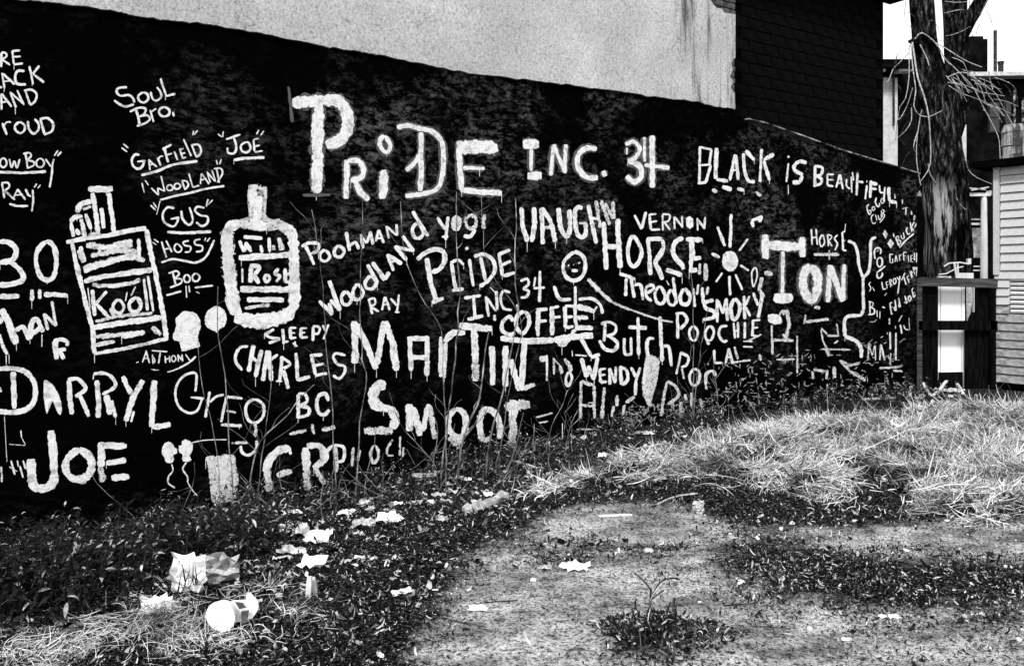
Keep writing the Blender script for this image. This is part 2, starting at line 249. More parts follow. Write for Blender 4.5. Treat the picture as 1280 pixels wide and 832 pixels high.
# ------------------------------------------------------------ the mural's brush strokes
# '@x0,y0,k' = the patch of wall the following numbers were measured on; '#' starts a new word or drawing;
# modes: l straight, s curved, c closed loop, f filled shape; +d dry brush, +h grey outline round the white
MURAL = '''
#painted_word
@0,30,5.2
l17 8,190 8,282;s15 8,188 35,190 42,212 10,232;l15 14,232 65,268;l14 78,175 90,262;l15 78,178 130,172;l14 85,216 135,212;l15 90,264 148,258;l4 90,265 91,300
l16 -12,412 14,412;l14 12,320 30,420;l16 20,325 95,395;l10 25,375 70,372;l5 28,420 25,445;s17 160,308 115,308 98,345 112,390 168,395;l15 190,275 215,395;l15 255,272 213,328;l15 213,325 285,382;l4 208,395 207,405
l15 8,455 10,560;l15 10,455 75,540;l10 15,510 50,505;l15 66,442 103,545;l13 70,448 152,522;l14 110,432 156,528;l5 98,545 100,590;l16 165,435 195,525;s16 155,435 205,430 237,460 226,505 195,530
l16 15,645 45,722;s12 22,665 45,640 72,640;c16 128,640 98,662 100,690 130,712 158,692 158,660;s16 180,632 188,682 217,714 248,690 250,650 225,618;l17 262,620 288,718;s17 258,618 310,614 345,650 335,698 285,720
#painted_word
s16 825,412 772,418 757,442 782,468 835,463 862,482 874,512;s17 870,524 815,538 775,522 742,497;c16 928,447 898,470 905,500 935,512 962,490 957,458;s15 978,442 990,485 1015,500 1047,475 1040,440 1018,412;l15 1042,355 1078,468;l16 1076,470 1138,455;l4 1075,470 1074,497
l17 885,560 908,655;s14 842,572 900,547 945,552 935,588 905,602;s15 905,602 955,595 973,620 945,645 888,665;l14 975,560 998,640;s12 978,580 1000,560 1015,552;c16 1065,542 1035,560 1038,590 1065,603 1096,590 1098,560;l17 1122,573 1130,602
#painted_word
@0,170,5.2
c13 18,145 2,165 3,190 20,205 42,188 38,158;s12 60,150 75,205 92,165 110,208 128,150;l14 165,115 180,212;s13 150,118 188,110 202,130 175,160;s13 178,160 217,168 218,192 175,212;c13 255,148 235,170 242,198 270,203 287,180 277,155;l13 295,150 330,200;s15 350,150 340,190 336,250 322,335;l11 375,95 352,130;l12 398,103 372,132;l19 -10,235 140,241 298,232
l14 12,308 28,405;s14 8,305 50,305 60,330 30,357;l14 32,357 97,415;l12 85,410 115,345;l14 112,345 165,415;l9 100,385 140,380;s14 165,345 185,385 202,392;l14 212,350 216,420 208,490;l10 238,310 222,335;l9 262,318 245,340;l16 60,442 110,455 182,455
#painted_word
@130,80,5.2
l10 125,520 157,547;l10 112,545 150,572;s17 230,592 200,590 180,625 190,665 220,682 250,665 260,630;l14 215,635 270,630;l13 290,620 298,692;l14 290,622 342,670;l9 295,655 325,650;l14 345,610 368,662;s12 350,622 365,602 384,600;l16 390,545 415,640;l16 378,555 437,525;l12 400,595 442,582;l13 455,570 478,625;l12 490,550 512,615;l11 488,562 515,550;l11 500,587 527,578;l12 510,616 532,605;l12 515,490 566,600;l13 570,530 598,605;s15 563,530 610,525 629,560 620,590 595,608;l10 580,435 575,465;l10 608,432 585,462;s18 242,724 350,695 450,655 607,632
#painted_word
@160,220,5.2
l12 150,78 198,125;l11 198,125 192,80;l12 190,78 238,100;l11 238,100 214,0;c12 270,57 252,72 258,92 282,92 292,74;c12 318,47 300,64 308,84 330,82 340,62;l12 350,32 372,92;s12 348,30 380,35 391,60 372,87;l15 208,155 300,130 400,110 500,85 625,64;l6 208,160 185,252;l9 90,45 105,110;l9 110,28 132,60
@130,80,5.2
l11 550,712 577,802;l12 577,802 618,790;l11 625,782 632,712;l12 632,712 682,782;l8 632,755 665,745;l11 668,700 690,772;l11 668,703 722,765;l11 700,690 722,765;l12 730,682 748,772;s12 712,682 755,680 768,712 735,772;l9 728,625 735,655;l9 760,620 750,652
#painted_word
@160,220,5.2
l11 145,190 178,222;l11 163,173 185,207;s16 300,210 255,205 225,245 235,300 290,328 318,300 325,270;l13 275,280 332,268;s16 345,225 355,280 395,318 420,290 412,245 398,203;s16 495,207 450,200 436,227 470,255 515,265 515,305 480,325 442,300;l10 520,150 508,200;l10 550,155 520,187;l21 255,364 350,370 540,362
#painted_word
l9 158,430 185,447;l9 168,410 198,432;l13 218,425 248,530;l13 246,420 285,495;l10 230,478 270,470;c13 318,440 300,462 310,490 335,493 348,470;s13 395,420 360,430 367,450 405,460 400,490 368,495;s13 470,410 435,420 437,445 480,455 478,485 440,493;l9 505,400 498,422;l9 532,400 512,427;s15 215,562 290,540 370,552 440,562 500,530 535,470 560,415
#painted_word
l14 290,625 310,712;s13 262,632 315,617 330,640 300,665;s13 300,665 345,670 340,697 272,724;c13 380,640 362,662 370,686 392,688 402,662;c14 440,632 418,652 425,680 450,682 465,655;l14 248,775 345,747;l14 432,724 550,712;l8 375,712 380,790;l10 395,712 400,755;l6 440,750 465,762
#painted_word
@130,80,5.2
l10 738,455 762,475;l10 774,440 768,478;l16 792,490 885,461;s17 842,480 858,540 845,580 805,578 800,545;c16 925,508 890,530 895,565 925,576 950,555 945,522;l14 970,490 977,570;l12 970,493 1005,485;l12 975,537 1012,529;l13 978,573 1030,565;l10 1005,430 990,458;l10 1038,435 1018,465;l22 843,623 920,614 1042,608
#painted_cigarette_pack
@0,170,5.2
l32 430,690 560,665 700,645 820,620 950,600
l44 572,345 732,345;l34 600,370 620,500 640,640;l36 705,370 725,500 742,635;l32 658,468 665,530 676,600;s38 500,495 525,445 590,425;dl22 540,478 592,458;l30 556,505 592,605;s34 458,560 480,532 535,520;l26 460,560 477,655;l30 527,540 552,655;l32 494,605 516,642;dl24 575,640 650,630
@0,310,5.2
l34 468,-30 500,130 520,200 560,370 600,520 612,685;l36 950,-120 985,60 1010,170 1045,360 1068,480 1080,590;l26 612,685 800,655 960,620 1090,585
l38 545,215 700,180 880,155 985,140;l40 592,517 760,490 900,470 1050,452
dl42 540,130 700,85 860,50 940,85;l36 545,150 650,110 780,70 880,55;dl34 505,15 540,95;l36 520,-10 545,90;l34 735,-22 860,-48;l24 900,-60 905,60;dl60 560,-20 700,0 860,-20;dl40 590,50 740,20 890,20;l26 640,0 760,-15
dl34 600,240 740,245 830,235 910,205;l26 700,250 840,228;l28 600,270 615,440;l24 692,280 620,362;l26 622,360 708,452;c22 770,335 735,370 745,410 780,422 805,380;l9 825,285 815,345;c28 885,322 840,360 850,405 890,412 915,370;l20 935,200 958,405;l18 960,180 995,412;dl26 620,478 740,448 880,430 990,422;l8 570,258 585,385;dl14 880,250 850,310;dl30 715,390 745,450
dl36 620,575 800,560 940,545;l30 620,632 745,605;l40 790,575 930,550;dl48 985,515 1045,560;l22 1000,510 1035,550
#painted_word
s38 -10,-42 60,-35 105,15 80,75 0,95;s38 5,92 70,92 142,160 142,210 70,235 -10,240;c35 300,-40 242,20 235,100 260,180 305,208 350,180 366,80 348,-10;l40 -10,317 125,312;l32 207,270 205,342;l26 256,268 258,330;l34 285,300 440,307
#painted_word
l52 10,395 60,500 110,620;s36 100,535 150,515 192,595;s36 195,590 205,490 240,462 280,545;l36 205,560 275,505;l7 272,560 272,640;l22 285,425 312,532;l22 288,428 362,505;l20 335,345 363,505;l40 -10,490 12,450;s24 -5,560 20,640 48,690;l6 40,690 40,755;l5 58,690 60,750
l38 355,595 368,722;s28 350,602 400,593 438,610 432,635;l28 378,660 428,655;l32 385,665 418,718
#painted_word
l9 885,745 900,738;l10 925,742 950,670;l11 948,665 970,747;l7 935,718 962,712;l9 988,690 995,752;l9 988,700 1005,722;l8 1005,722 1003,745;l9 985,665 1087,672;l10 1040,675 1030,748;l9 1072,700 1076,747;l8 1075,722 1100,715;l9 1100,700 1103,742;c9 1128,695 1112,715 1125,738 1142,720;l9 1155,690 1160,737;l9 1155,695 1187,732;l9 1182,690 1186,737;l9 1205,690 1238,735
@160,360,5.2
s13 440,442 400,480 330,520;s9 330,520 290,535 255,545;dl8 150,528 200,532
#painted_word
@0,450,5.2
s38 -10,55 90,54 170,78 223,150 225,250 180,312 90,338 -10,332;l40 85,75 95,315;l20 -5,175 8,205;f 282,135 300,125 350,165 385,230 402,300 395,355 370,330 355,275 325,268 315,300 303,350 290,290 280,220;l36 445,130 455,250 465,350;s28 440,127 500,120 542,155 553,190 490,237;l30 520,230 578,365
l38 628,130 640,260 640,372;s25 608,88 680,85 730,115 747,170 665,222;l42 690,225 712,352;l26 725,260 750,370;l9 607,92 605,125;l36 795,105 852,218;l40 930,130 862,250 818,395;l18 870,330 852,400;l42 1005,130 992,290 985,432;l36 985,437 1107,412
#painted_word
s60 330,455 345,600 350,722;s64 352,715 345,790 290,830 220,815 205,730 200,640;c54 515,582 437,640 428,710 470,765 540,765 587,720 588,640;l52 655,530 658,690;l44 650,552 822,556;l40 690,668 818,648;l48 725,768 838,750;dl50 655,680 665,790;dl50 465,760 560,790
#painted_word
dl15 8,690 12,790;l13 70,650 97,742;l10 112,650 118,690;l13 128,685 150,762;l12 150,650 167,705;dl8 60,690 112,722;l9 135,455 140,500;dl8 60,545 162,552;l5 140,500 165,548;dl5 28,360 45,660
#painted_balloon
@160,480,5.2
f 262,370 290,385 302,410 320,420 315,450 295,460 296,495 275,515 245,505 235,475 218,450 222,405 240,378;s11 283,518 290,560 262,600 262,642 305,672;l5 240,380 290,470
#painted_balloon
f 372,355 405,368 422,400 412,440 400,465 408,498 355,500 352,455 330,440 328,400 348,392 350,365;s11 378,505 355,550 385,600 386,635;s7 386,635 420,690 450,722;s7 415,378 500,362 640,358
#painted_word
@160,360,5.2
s17 437,670 442,560 390,555 340,590 310,650 310,720 340,780 400,810 450,790 482,712;l16 405,708 492,715;l20 530,672 515,760 500,838;s17 530,740 570,705 622,690;l19 640,700 620,790 603,870;l18 640,705 742,715;dl20 640,795 700,805
@160,480,5.2
l22 603,262 738,268;c22 820,98 770,130 765,190 790,240 840,245 878,200 875,130;dl24 820,245 830,300 825,340;s22 835,365 832,420 782,460 742,442 730,400;dl20 672,382 778,377
#painted_word
df 505,485 560,462 600,452 690,450 700,480 712,560 720,640 690,760 640,775 545,775 525,640;l34 505,490 560,470;l30 570,470 640,510;l30 620,470 690,470
#painted_word
l28 1105,65 1105,222;s23 1105,60 1150,65 1162,110 1115,142;s25 1115,142 1170,152 1170,195 1100,217;s28 1302,108 1282,62 1240,75 1225,130 1240,185 1275,198 1307,165;dl30 1048,325 1158,298;dl26 1195,258 1207,322
@400,470,5.2
dl30 10,347 98,328
#painted_word
@160,480,5.2
dl60 900,540 915,695;s60 890,570 925,480 990,425 1050,415;dl46 965,590 1062,560;l24 1045,405 1055,455;l58 1152,410 1160,560;dl58 1160,540 1165,685;s46 1160,400 1240,400 1285,470 1205,545;dl44 1215,545 1275,650
@400,470,5.2
dl30 8,460 12,560;dl34 100,460 105,622;s24 40,492 80,452 150,460 150,540 112,556;dl26 215,460 205,582;dl22 255,478 245,548;dc26 350,450 325,500 345,560 375,530 375,480;ds18 470,410 435,470 440,512 475,512;dl18 520,390 515,515;dl16 540,460 535,522
#painted_word
@420,380,5.2
l50 118,110 122,385;l46 130,130 200,270 262,420;l46 310,110 290,250 265,392;l48 320,110 370,270 390,432;l36 475,210 487,432;l40 478,225 605,222;l38 592,230 590,465;l38 495,345 592,345;l34 680,210 680,472;l28 710,250 702,482;s46 705,245 760,187 838,187;l52 800,135 1012,162;l54 895,160 903,380;dl58 900,360 905,500;l42 1012,272 1018,525
l42 1100,270 1100,535;l44 1130,360 1192,560;l42 1227,220 1212,400 1202,560;dl40 1215,550 1290,520
#painted_word
@400,470,5.2
s76 425,65 380,60 345,112 355,175 410,210;s58 400,200 460,222 487,280 468,340;dl62 285,357 470,345;l54 580,180 582,355;l50 602,200 650,385;l38 705,180 665,355;dl42 712,190 742,405;c44 880,215 837,260 835,340 880,390 930,380 945,290 925,232;ds60 840,390 880,430 920,400;s46 1050,420 1035,300 1062,222 1118,225 1160,290 1168,405;dl40 1045,420 1110,400
@600,380,5.2
dl80 160,672 322,650;l64 190,640 250,655;l62 218,640 212,740;dl62 212,720 210,925
#painted_word
@370,240,5.2
l23 60,345 117,472;s22 35,355 80,332 142,337 140,380 97,400;c21 188,378 155,402 160,440 195,448 218,417;c23 278,350 248,377 255,415 290,420 312,382;l24 325,260 347,382;s21 345,350 385,327 407,372;l20 420,275 435,367;l17 425,290 457,332;l18 482,255 460,332;l21 482,258 500,342;l19 535,245 518,322;l19 538,245 570,332;l13 525,302 562,298;l19 585,220 602,302;l17 590,227 652,282;l19 650,210 656,284
#painted_word
l27 755,125 857,287;c25 790,205 755,237 765,290 800,300 825,262;l23 915,165 968,242;l23 985,160 970,312;l18 945,292 987,290;f 1035,150 1062,160 1075,185 1068,230 1045,255 1015,245 1005,205 1015,165;dc30 1130,152 1100,185 1115,232 1160,227 1167,172;s28 1162,242 1130,288 1085,285;dl36 1218,145 1215,238
#painted_word
l31 215,575 282,772;l25 150,705 235,797;l25 235,797 213,720;l24 222,700 285,772;c25 325,647 295,680 305,725 340,728 358,692;c25 400,600 370,642 375,690 410,695 437,652;c25 485,547 450,582 455,620 495,628 520,587;l27 465,470 527,592;l30 495,455 577,572;l29 577,570 605,520;l23 590,405 632,512;l27 590,405 687,467;l14 612,457 660,442;l28 640,350 717,442;l25 640,355 762,382;l28 690,285 762,387
#painted_word
l19 470,695 494,792;s16 465,702 505,690 512,725 482,742;l17 487,747 537,777;l17 575,680 556,767;l19 578,680 607,767;l11 565,732 597,728;l17 612,690 652,737;l17 668,665 652,782;l15 640,780 670,780
#painted_word
s32 785,440 830,400 900,372 957,392 962,450 930,500 880,522;l35 845,430 877,600 907,712;l30 880,717 957,690;l27 1005,460 1037,642;s23 1000,460 1050,442 1087,472;l25 1010,640 1087,628;l22 1125,435 1152,612;l36 1106,358 1114,374
@560,250,5.2
l25 210,370 242,522;s27 168,367 230,352 290,390 302,460 260,522 205,562;l25 330,345 352,492;l25 325,352 402,323;l21 345,422 408,397;l28 355,492 432,472
#painted_word
l21 103,637 212,620;l23 165,635 173,762;l26 125,774 227,752;l21 245,625 262,757;l19 250,637 312,722;l21 310,590 319,712;l6 270,565 305,602;s19 402,600 357,592 340,642 360,702 413,715;l26 450,678 448,698;dl28 298,745 304,785
s19 468,527 512,512 520,547 490,577 522,592 507,627 470,634;l17 565,500 555,562;l19 553,574 627,568;l21 595,460 592,662
#painted_word
l34 475,48 482,160 512,272;l36 555,48 560,150 540,272;l32 600,52 610,180 612,287;l34 602,52 660,130 697,272;l23 625,182 682,177;s34 715,52 730,180 768,235 790,180 785,62;s32 872,52 835,50 820,102 835,212 865,243 890,220 892,152;dl20 848,152 900,150
@640,150,5.2
l30 495,552 522,680 547,802;dl30 545,525 572,702;l21 512,642 567,640;dl30 578,522 632,682;dl26 602,540 657,642;dl30 655,530 662,642
#painted_word_pride
@340,100,5.2
hl76 130,148 260,140 340,132;hl72 300,150 296,450 290,735;hs78 330,135 425,138 480,210 490,310 440,392 350,425;gl24 198,750 378,745;gl22 105,45 115,120 132,275
hl36 485,520 482,650 478,772;hs36 490,527 560,527 593,580 578,632 510,657;hl40 540,665 570,730 627,782;hl54 722,585 718,772;hc30 728,367 697,402 717,455 750,470 766,422;hs32 810,310 880,297 960,317 1040,337 1100,402 1112,500 1105,620 1070,708 980,740 865,755;hl34 967,340 968,550 962,722;hs30 960,482 930,532 870,590
@480,130,5.2
hl86 475,277 737,287;hl40 487,240 490,400 502,560;hl26 510,418 652,418;hl36 495,557 620,572 762,580
#painted_word
@640,150,5.2
hl72 68,158 172,158;hl26 122,190 122,332;hl58 98,362 190,362;hl25 265,162 250,362;hl27 268,160 337,337;hl27 345,160 338,347;hs36 548,190 480,185 427,232 427,310 482,373 555,375;hl36 588,333 606,367;hs27 735,160 790,142 828,187 800,245 750,267;hs36 755,267 828,302 838,370 790,402 742,365;hl12 745,180 745,225;hl20 858,112 860,272;hl27 860,292 1022,312;hl34 910,102 908,440
#painted_word
@760,160,5.2
l18 170,565 217,657;l20 245,545 218,652;l18 268,560 275,660;l15 265,562 312,558;l14 270,612 317,605;l16 275,662 337,658;l14 352,560 355,667;s13 350,560 397,565 392,602 360,612;l15 362,612 402,662;l14 428,575 430,657;l15 430,577 482,647;l14 478,572 482,647;f 505,585 530,572 552,590 550,640 528,658 506,640;l14 578,585 580,667;l15 582,600 624,652;l15 628,578 622,657
#painted_word
c28 160,702 127,780 135,870 168,900 203,855 213,790;l30 258,715 268,860 273,955;l27 248,720 352,722;s27 350,725 357,790 318,860;s34 485,712 435,742 418,800 440,850 478,890 487,918;l28 545,715 550,832;l34 503,722 612,727
@740,310,5.2
s31 460,0 412,90 432,140 457,205;l36 480,142 585,175;l31 642,-60 645,60 640,160;l31 640,72 707,60;l34 630,150 682,140;dl26 700,100 698,172;dl36 735,100 737,212
@560,250,5.2
l34 1010,142 1027,452;l36 1030,302 1122,302;l36 1100,122 1116,442
#painted_sun
@740,310,5.2
f 895,15 925,27 945,60 948,95 935,130 905,152 875,147 850,120 842,85 850,45 870,22;l24 775,35 827,60;l16 845,160 802,220;l18 890,180 895,307;l16 930,170 974,273;l16 960,112 1017,146
@760,160,5.2
l22 708,640 757,767;l21 797,560 791,777;l16 907,720 850,797;l26 930,605 940,645;l24 930,600 1002,575;l32 988,575 986,612
#painted_word
l18 595,120 590,362;l17 595,125 672,142;l19 668,140 655,242;l15 600,242 668,240;l21 665,245 632,355;l21 580,360 637,352;l29 702,130 696,250 696,332;l27 700,337 777,346;l21 825,172 790,342;l23 828,175 845,337;l13 808,277 845,272;l28 892,148 950,207;s23 878,165 885,270 910,342 952,350;l20 995,137 985,352;l27 1077,170 1010,207;l27 1010,215 1047,342;l28 675,400 707,415;l31 740,385 802,400;l25 838,393 882,406;dl28 955,415 992,442
#painted_word
l26 1167,182 1172,194;l15 1170,230 1158,352;l6 1168,370 1170,432
@920,170,5.2
s25 457,175 410,166 375,197 385,228 432,252;s31 428,258 410,297 365,303
#painted_word
l21 510,195 510,327;s19 508,195 557,206 550,250 515,260;s21 515,260 552,280 546,310 500,326;l13 590,250 592,322;l13 588,250 632,250;l11 595,285 630,285;l15 592,322 630,328;l14 670,250 648,337;l15 672,250 692,347;l9 655,307 687,305;s12 715,280 715,325 740,345;l11 745,265 748,370;l17 785,240 780,387;l10 755,235 762,290;l17 790,295 827,300;l15 850,320 838,412;l9 848,290 848,302;l21 875,290 870,402;l27 878,305 917,315;l19 880,342 912,345;s13 930,320 935,365 960,367;l13 965,330 957,425;l23 990,332 995,425;l25 995,425 1042,432
#painted_word
@1060,230,10.4
s19 268,262 240,295 258,370 280,397 297,355;l15 265,342 302,345;c15 325,290 308,317 320,345 345,325;s19 365,175 350,230 375,290 402,285 402,245;c15 440,185 420,217 435,250 465,235 465,195;s13 330,395 298,425 305,490 330,517 357,495;l12 350,395 370,477;s12 385,405 400,462 425,447 425,385;s13 435,330 467,350 445,385 468,402 455,442 408,502;l12 425,345 442,430
#painted_word
dl20 600,130 606,192;dl26 700,200 702,262;dl18 700,322 772,305;dl22 747,310 742,402;dl24 815,350 822,402;dl24 857,405 850,472;l15 583,640 590,692;l19 610,690 652,802;s16 615,682 650,682 648,724;s17 640,730 682,742 660,802;s17 685,665 700,712 727,700 715,630;s19 770,562 755,602 775,652 802,640;l19 805,495 827,622;l17 857,490 820,562;l17 822,560 852,612;l15 882,510 863,567;s21 665,825 740,740 852,643
#painted_diamond
f 475,595 512,650 485,718 443,650;
#painted_diamond
f 548,705 590,770 550,835 502,772
#painted_word
@1060,300,10.4
l17 582,185 540,185 540,292;l15 540,294 577,295;l13 577,295 575,240;l14 615,200 605,287;l15 618,200 637,282;l15 660,190 668,270;l12 665,210 692,185;l17 715,165 722,267;l15 712,162 757,158;l13 720,210 747,205;l13 775,195 781,282;l13 810,195 812,282;l11 810,198 840,198;l11 812,240 837,238;l13 812,282 840,284;l15 855,165 856,264;l13 885,165 882,292
#painted_word
s21 345,247 335,172 347,117 385,100 420,127 413,182;l10 365,150 392,130;c23 405,225 372,260 375,322 405,350 435,312 435,252;l22 482,335 368,427;s21 375,430 377,480 405,495 440,460 442,420
#painted_word
l19 435,545 452,642;l19 452,642 490,628;l15 490,552 507,627;l11 485,550 517,538;l11 497,587 525,575;l15 535,510 551,612;s13 533,512 562,518 547,562;l13 550,565 572,592;c15 598,495 582,530 597,572 618,550 618,512;l15 630,480 657,522;s19 670,465 657,580 642,697;l17 690,522 737,425;l19 715,462 750,582;l15 760,480 791,557;l11 757,480 787,460;l11 775,520 795,505;l15 800,410 827,497;s13 798,407 827,412 817,450;l12 820,452 845,475;l15 838,352 862,447;s12 836,352 862,360 852,400;l12 868,352 880,385;l11 888,345 880,467
s13 290,545 265,572 290,622 273,667;l11 310,610 337,662;l11 497,685 468,722
@1040,370,10.4
l17 745,95 767,237;l15 740,95 777,80;l13 750,155 787,140;l15 765,240 787,225;l17 815,45 832,192;s15 837,125 805,150 817,192;l17 860,20 887,142;s13 885,90 862,110 872,150
@1060,300,10.4
l19 735,722 757,802;s17 725,802 755,820 767,790;c19 795,720 777,760 795,795 815,760;l17 825,640 850,747;l15 822,645 847,620;l13 840,687 864,680;l15 852,747 872,705
#painted_word
@1040,370,10.4
l19 485,70 490,242;s16 468,70 527,85 520,130 495,147;s19 495,145 542,170 540,225 465,242;l15 578,185 582,272;l10 618,195 615,292;ds9 570,300 550,330 485,335;l20 645,140 682,152;dl20 740,285 742,372;l27 748,465 752,692;dl13 708,500 715,470;l25 825,475 822,832;dl21 905,245 860,332;l25 880,370 900,487;l17 925,375 945,430;l17 945,432 990,437;dl10 992,280 1000,440;dl14 815,385 818,425
#painted_word
l19 475,615 466,832;l15 478,640 520,772;l15 553,640 520,772;l15 557,640 562,832;l19 630,625 618,832;l21 632,625 682,832;dl22 720,770 760,830;dl14 635,760 670,755;dl12 625,540 660,520;dl12 665,615 705,600;dl20 760,740 750,900
#painted_word
@920,170,5.2
l12 487,605 493,707;l12 518,605 526,707;l10 490,662 524,655;c11 558,642 540,680 552,718 573,690;l12 592,642 599,717;s10 592,640 620,652 600,682;l10 600,682 622,717;s12 657,642 638,667 656,702 640,742;l15 688,625 693,742;l13 690,625 707,618;l13 690,742 715,744;l9 695,682 708,678;l5 708,570 704,622;dl24 503,768 668,770;dl12 602,740 604,805
#painted_word_ton
hl48 187,640 187,797;hl60 200,710 412,717;hl40 425,657 430,787
@920,310,5.2
hl23 300,20 298,300;f 245,300 290,292 350,294 370,310 365,345 320,360 260,355 238,335;hc60 480,124 440,172 438,270 485,330 522,288 527,180;hl35 610,110 596,352;hl37 615,115 692,347;hl29 700,105 696,342
#painted_pitchfork
s21 725,-46 768,-25 790,40 797,110 822,190;s21 908,-72 875,-45 872,60 860,150 825,192;l22 824,192 826,400;s25 826,400 805,435 730,442 703,475 706,572;s27 706,572 780,605 810,650 812,712;dl20 700,772 802,745
#painted_word
@740,310,5.2
s26 787,337 732,355 740,392 790,412 785,450 718,465;l21 810,332 812,482;l19 815,340 850,425;l19 868,330 850,425;l23 870,325 877,472;c27 925,332 900,380 905,440 925,463 950,430 957,370;l23 985,310 990,462;l19 1020,310 995,372;l21 995,382 1027,442;l21 1045,290 1077,372;l25 1107,290 1077,452;dl30 1100,190 1085,270 1112,322;dl36 1115,163 1172,172;c11 1060,127 1035,162 1045,250 1070,182
#painted_word
l25 175,165 277,200;l23 220,195 215,312;l23 250,190 270,322;s21 270,242 312,242 328,337;s22 355,292 397,262 385,240 350,257 350,312 385,345;c23 440,250 408,292 420,350 455,360 475,312;c21 515,272 490,312 500,360 530,370 545,330;l21 525,190 547,362;dl10 480,210 500,242;c29 600,267 572,312 580,358 620,362 635,312;l19 655,260 667,382;l17 690,235 680,302;l23 715,255 722,362;dl19 752,250 742,302
#painted_word
l21 553,425 556,587;s21 540,427 592,425 615,472 570,527;c19 655,507 630,542 640,590 670,597 685,542;c19 765,507 735,542 740,590 770,597 790,542;s19 877,505 835,512 822,562 850,605 877,600;l17 918,485 926,587;l17 945,480 946,582;l13 920,537 945,535;l17 990,480 988,587;l19 1045,465 1038,572;l17 1040,472 1092,465;l13 1045,517 1077,515;l19 1040,567 1077,572;dl13 980,605 1042,605;l12 978,640 1042,642;dl26 740,600 760,625
#painted_word
l17 790,660 795,747;l17 795,747 842,742;l17 885,650 866,747;l19 885,650 912,752;l10 872,710 905,708;dl20 925,640 947,722;dl16 900,745 1030,725;dl24 1085,690 1095,730;dl14 1010,605 1100,560
#painted_word
@600,380,5.2
l21 810,120 806,242;s21 785,130 830,115 880,140 872,188 820,208;s25 833,205 890,250 870,300 810,290 773,235;s21 935,220 940,320 985,325;l21 980,215 981,332;l25 1025,85 1029,332;l27 963,150 1082,156;s25 1130,222 1092,227 1082,282 1097,345 1137,350;l27 1168,80 1182,372;s23 1190,272 1225,282 1242,402
#painted_streak
df 1075,330 1160,345 1165,400 1145,520 1120,600 1105,680 1060,600 1048,480;dl40 1085,340 1070,600;l20 1075,380 1062,520
#painted_comet
@560,250,5.2
dl34 905,512 985,592;l22 925,530 990,600;dl28 980,590 1060,662;dl20 1060,662 1180,712
@740,310,5.2
ds16 244,398 330,430 440,465 522,480
#painted_stick_figure
@560,250,5.2
c27 818,340 757,390 746,440 766,500 820,523 873,490 890,420 870,362;l22 776,424 784,428;l24 847,406 851,412;l13 811,418 815,420;l27 800,458 840,458;l20 823,560 825,800;s25 685,558 722,640 797,645;s23 845,645 930,640 985,680 1002,737;l40 835,690 947,720;dl32 835,762 905,757;l15 940,735 967,690
@600,380,5.2
l21 608,0 625,150 612,180;l36 620,150 732,158;s23 607,165 588,220 542,262;l25 650,210 722,342;l28 720,345 777,325
#painted_word
s27 430,760
@600,380,5.2
s29 212,112 190,80 145,118 145,172 190,198 225,185;c29 282,50 237,82 236,150 275,190 313,140 315,82;l31 375,25 373,207;l23 375,35 437,33;l21 375,112 432,106;l31 465,15 466,202;l22 468,25 512,15;l21 470,87 522,80;l29 548,15 553,152;l23 550,12 605,12;l21 555,85 602,82;l24 553,152 605,145;l42 130,222 300,240 480,235;l46 480,235 600,212 732,202;s34 500,245 530,262 562,252;l24 620,90 700,88
#painted_word
l33 655,350 687,472;l27 687,472 705,400;l27 700,400 740,490;l29 762,343 737,480;l11 615,330 692,335;l21 775,420 781,507;l17 775,425 817,418;l17 780,462 814,456;l21 780,508 822,502;l23 840,415 843,522;l19 845,425 877,512;l19 880,405 879,512;l25 912,400 916,522;s23 908,405 950,430 957,490 920,525;l23 980,410 1012,472;l21 1037,410 1012,500 1008,592
#painted_word
l52 385,357 430,350;l16 432,330 433,497;dl18 478,350 478,457;dl12 470,350 520,400;dl30 520,400 530,452;ds32 545,355 580,400 587,442;c21 575,440 555,490 570,530 595,480;l6 595,300 599,340;l6 565,560 552,600
#painted_word
dl24 655,500 650,742;dl28 655,500 740,530;dl26 738,530 742,742;dl24 655,655 747,660;dl28 805,540 790,742;dl26 890,590 885,662;dl22 850,730 865,660;dl28 945,640 1002,600;dl22 935,650 925,722
#painted_word
@800,400,5.2
dl24 172,400 150,500 135,622;ds26 175,395 230,432 245,490 180,547;dl28 265,530 262,632;dl26 290,480 300,520
#painted_word
l15 265,205 235,352;s19 262,210 312,240 300,290 265,305;dl17 270,310 285,382;c19 350,317 320,362 335,418 375,410 385,342;s23 490,362 470,330 430,350 425,422;dl20 425,422 430,450;dl28 385,510 405,572;dl18 330,470 330,562
#painted_torch
@920,310,5.2
f 205,435 240,427 285,440 298,480 285,492 240,495 203,470;dl17 230,500 235,690;dl30 300,430 330,410 345,500 320,582;ds14 275,440 300,405 325,410;dl22 240,595 370,600;dl24 300,560 345,600;dl15 395,570 395,812;dl14 260,725 380,720;
#painted_word
dl26 505,385 545,385;dl24 450,480 600,462;dl15 450,430 440,492;dl15 550,525 560,600;dl15 560,600 600,680;ds15 550,520 590,560;dl13 650,490 662,562;dl17 590,570 667,570;dl13 560,655 742,660;dl19 580,660 600,702;dl14 635,620 660,600
#painted_word
dl22 500,790 572,800;dl28 635,770 642,842;dl20 680,740 742,802;dl18 930,780 1072,770;dl20 1020,795 1080,800;dl22 495,800 500,850;dl20 590,790 585,850;dl24 740,800 840,860;dl20 670,730 720,750
#painted_bottle
@160,220,5.2
df 780,52 890,62 905,130 898,245 940,290 985,300 1000,345 900,365 770,350 690,330 700,290 775,280 770,130;l60 810,80 815,200;l60 850,130 835,290;l70 790,300 900,330
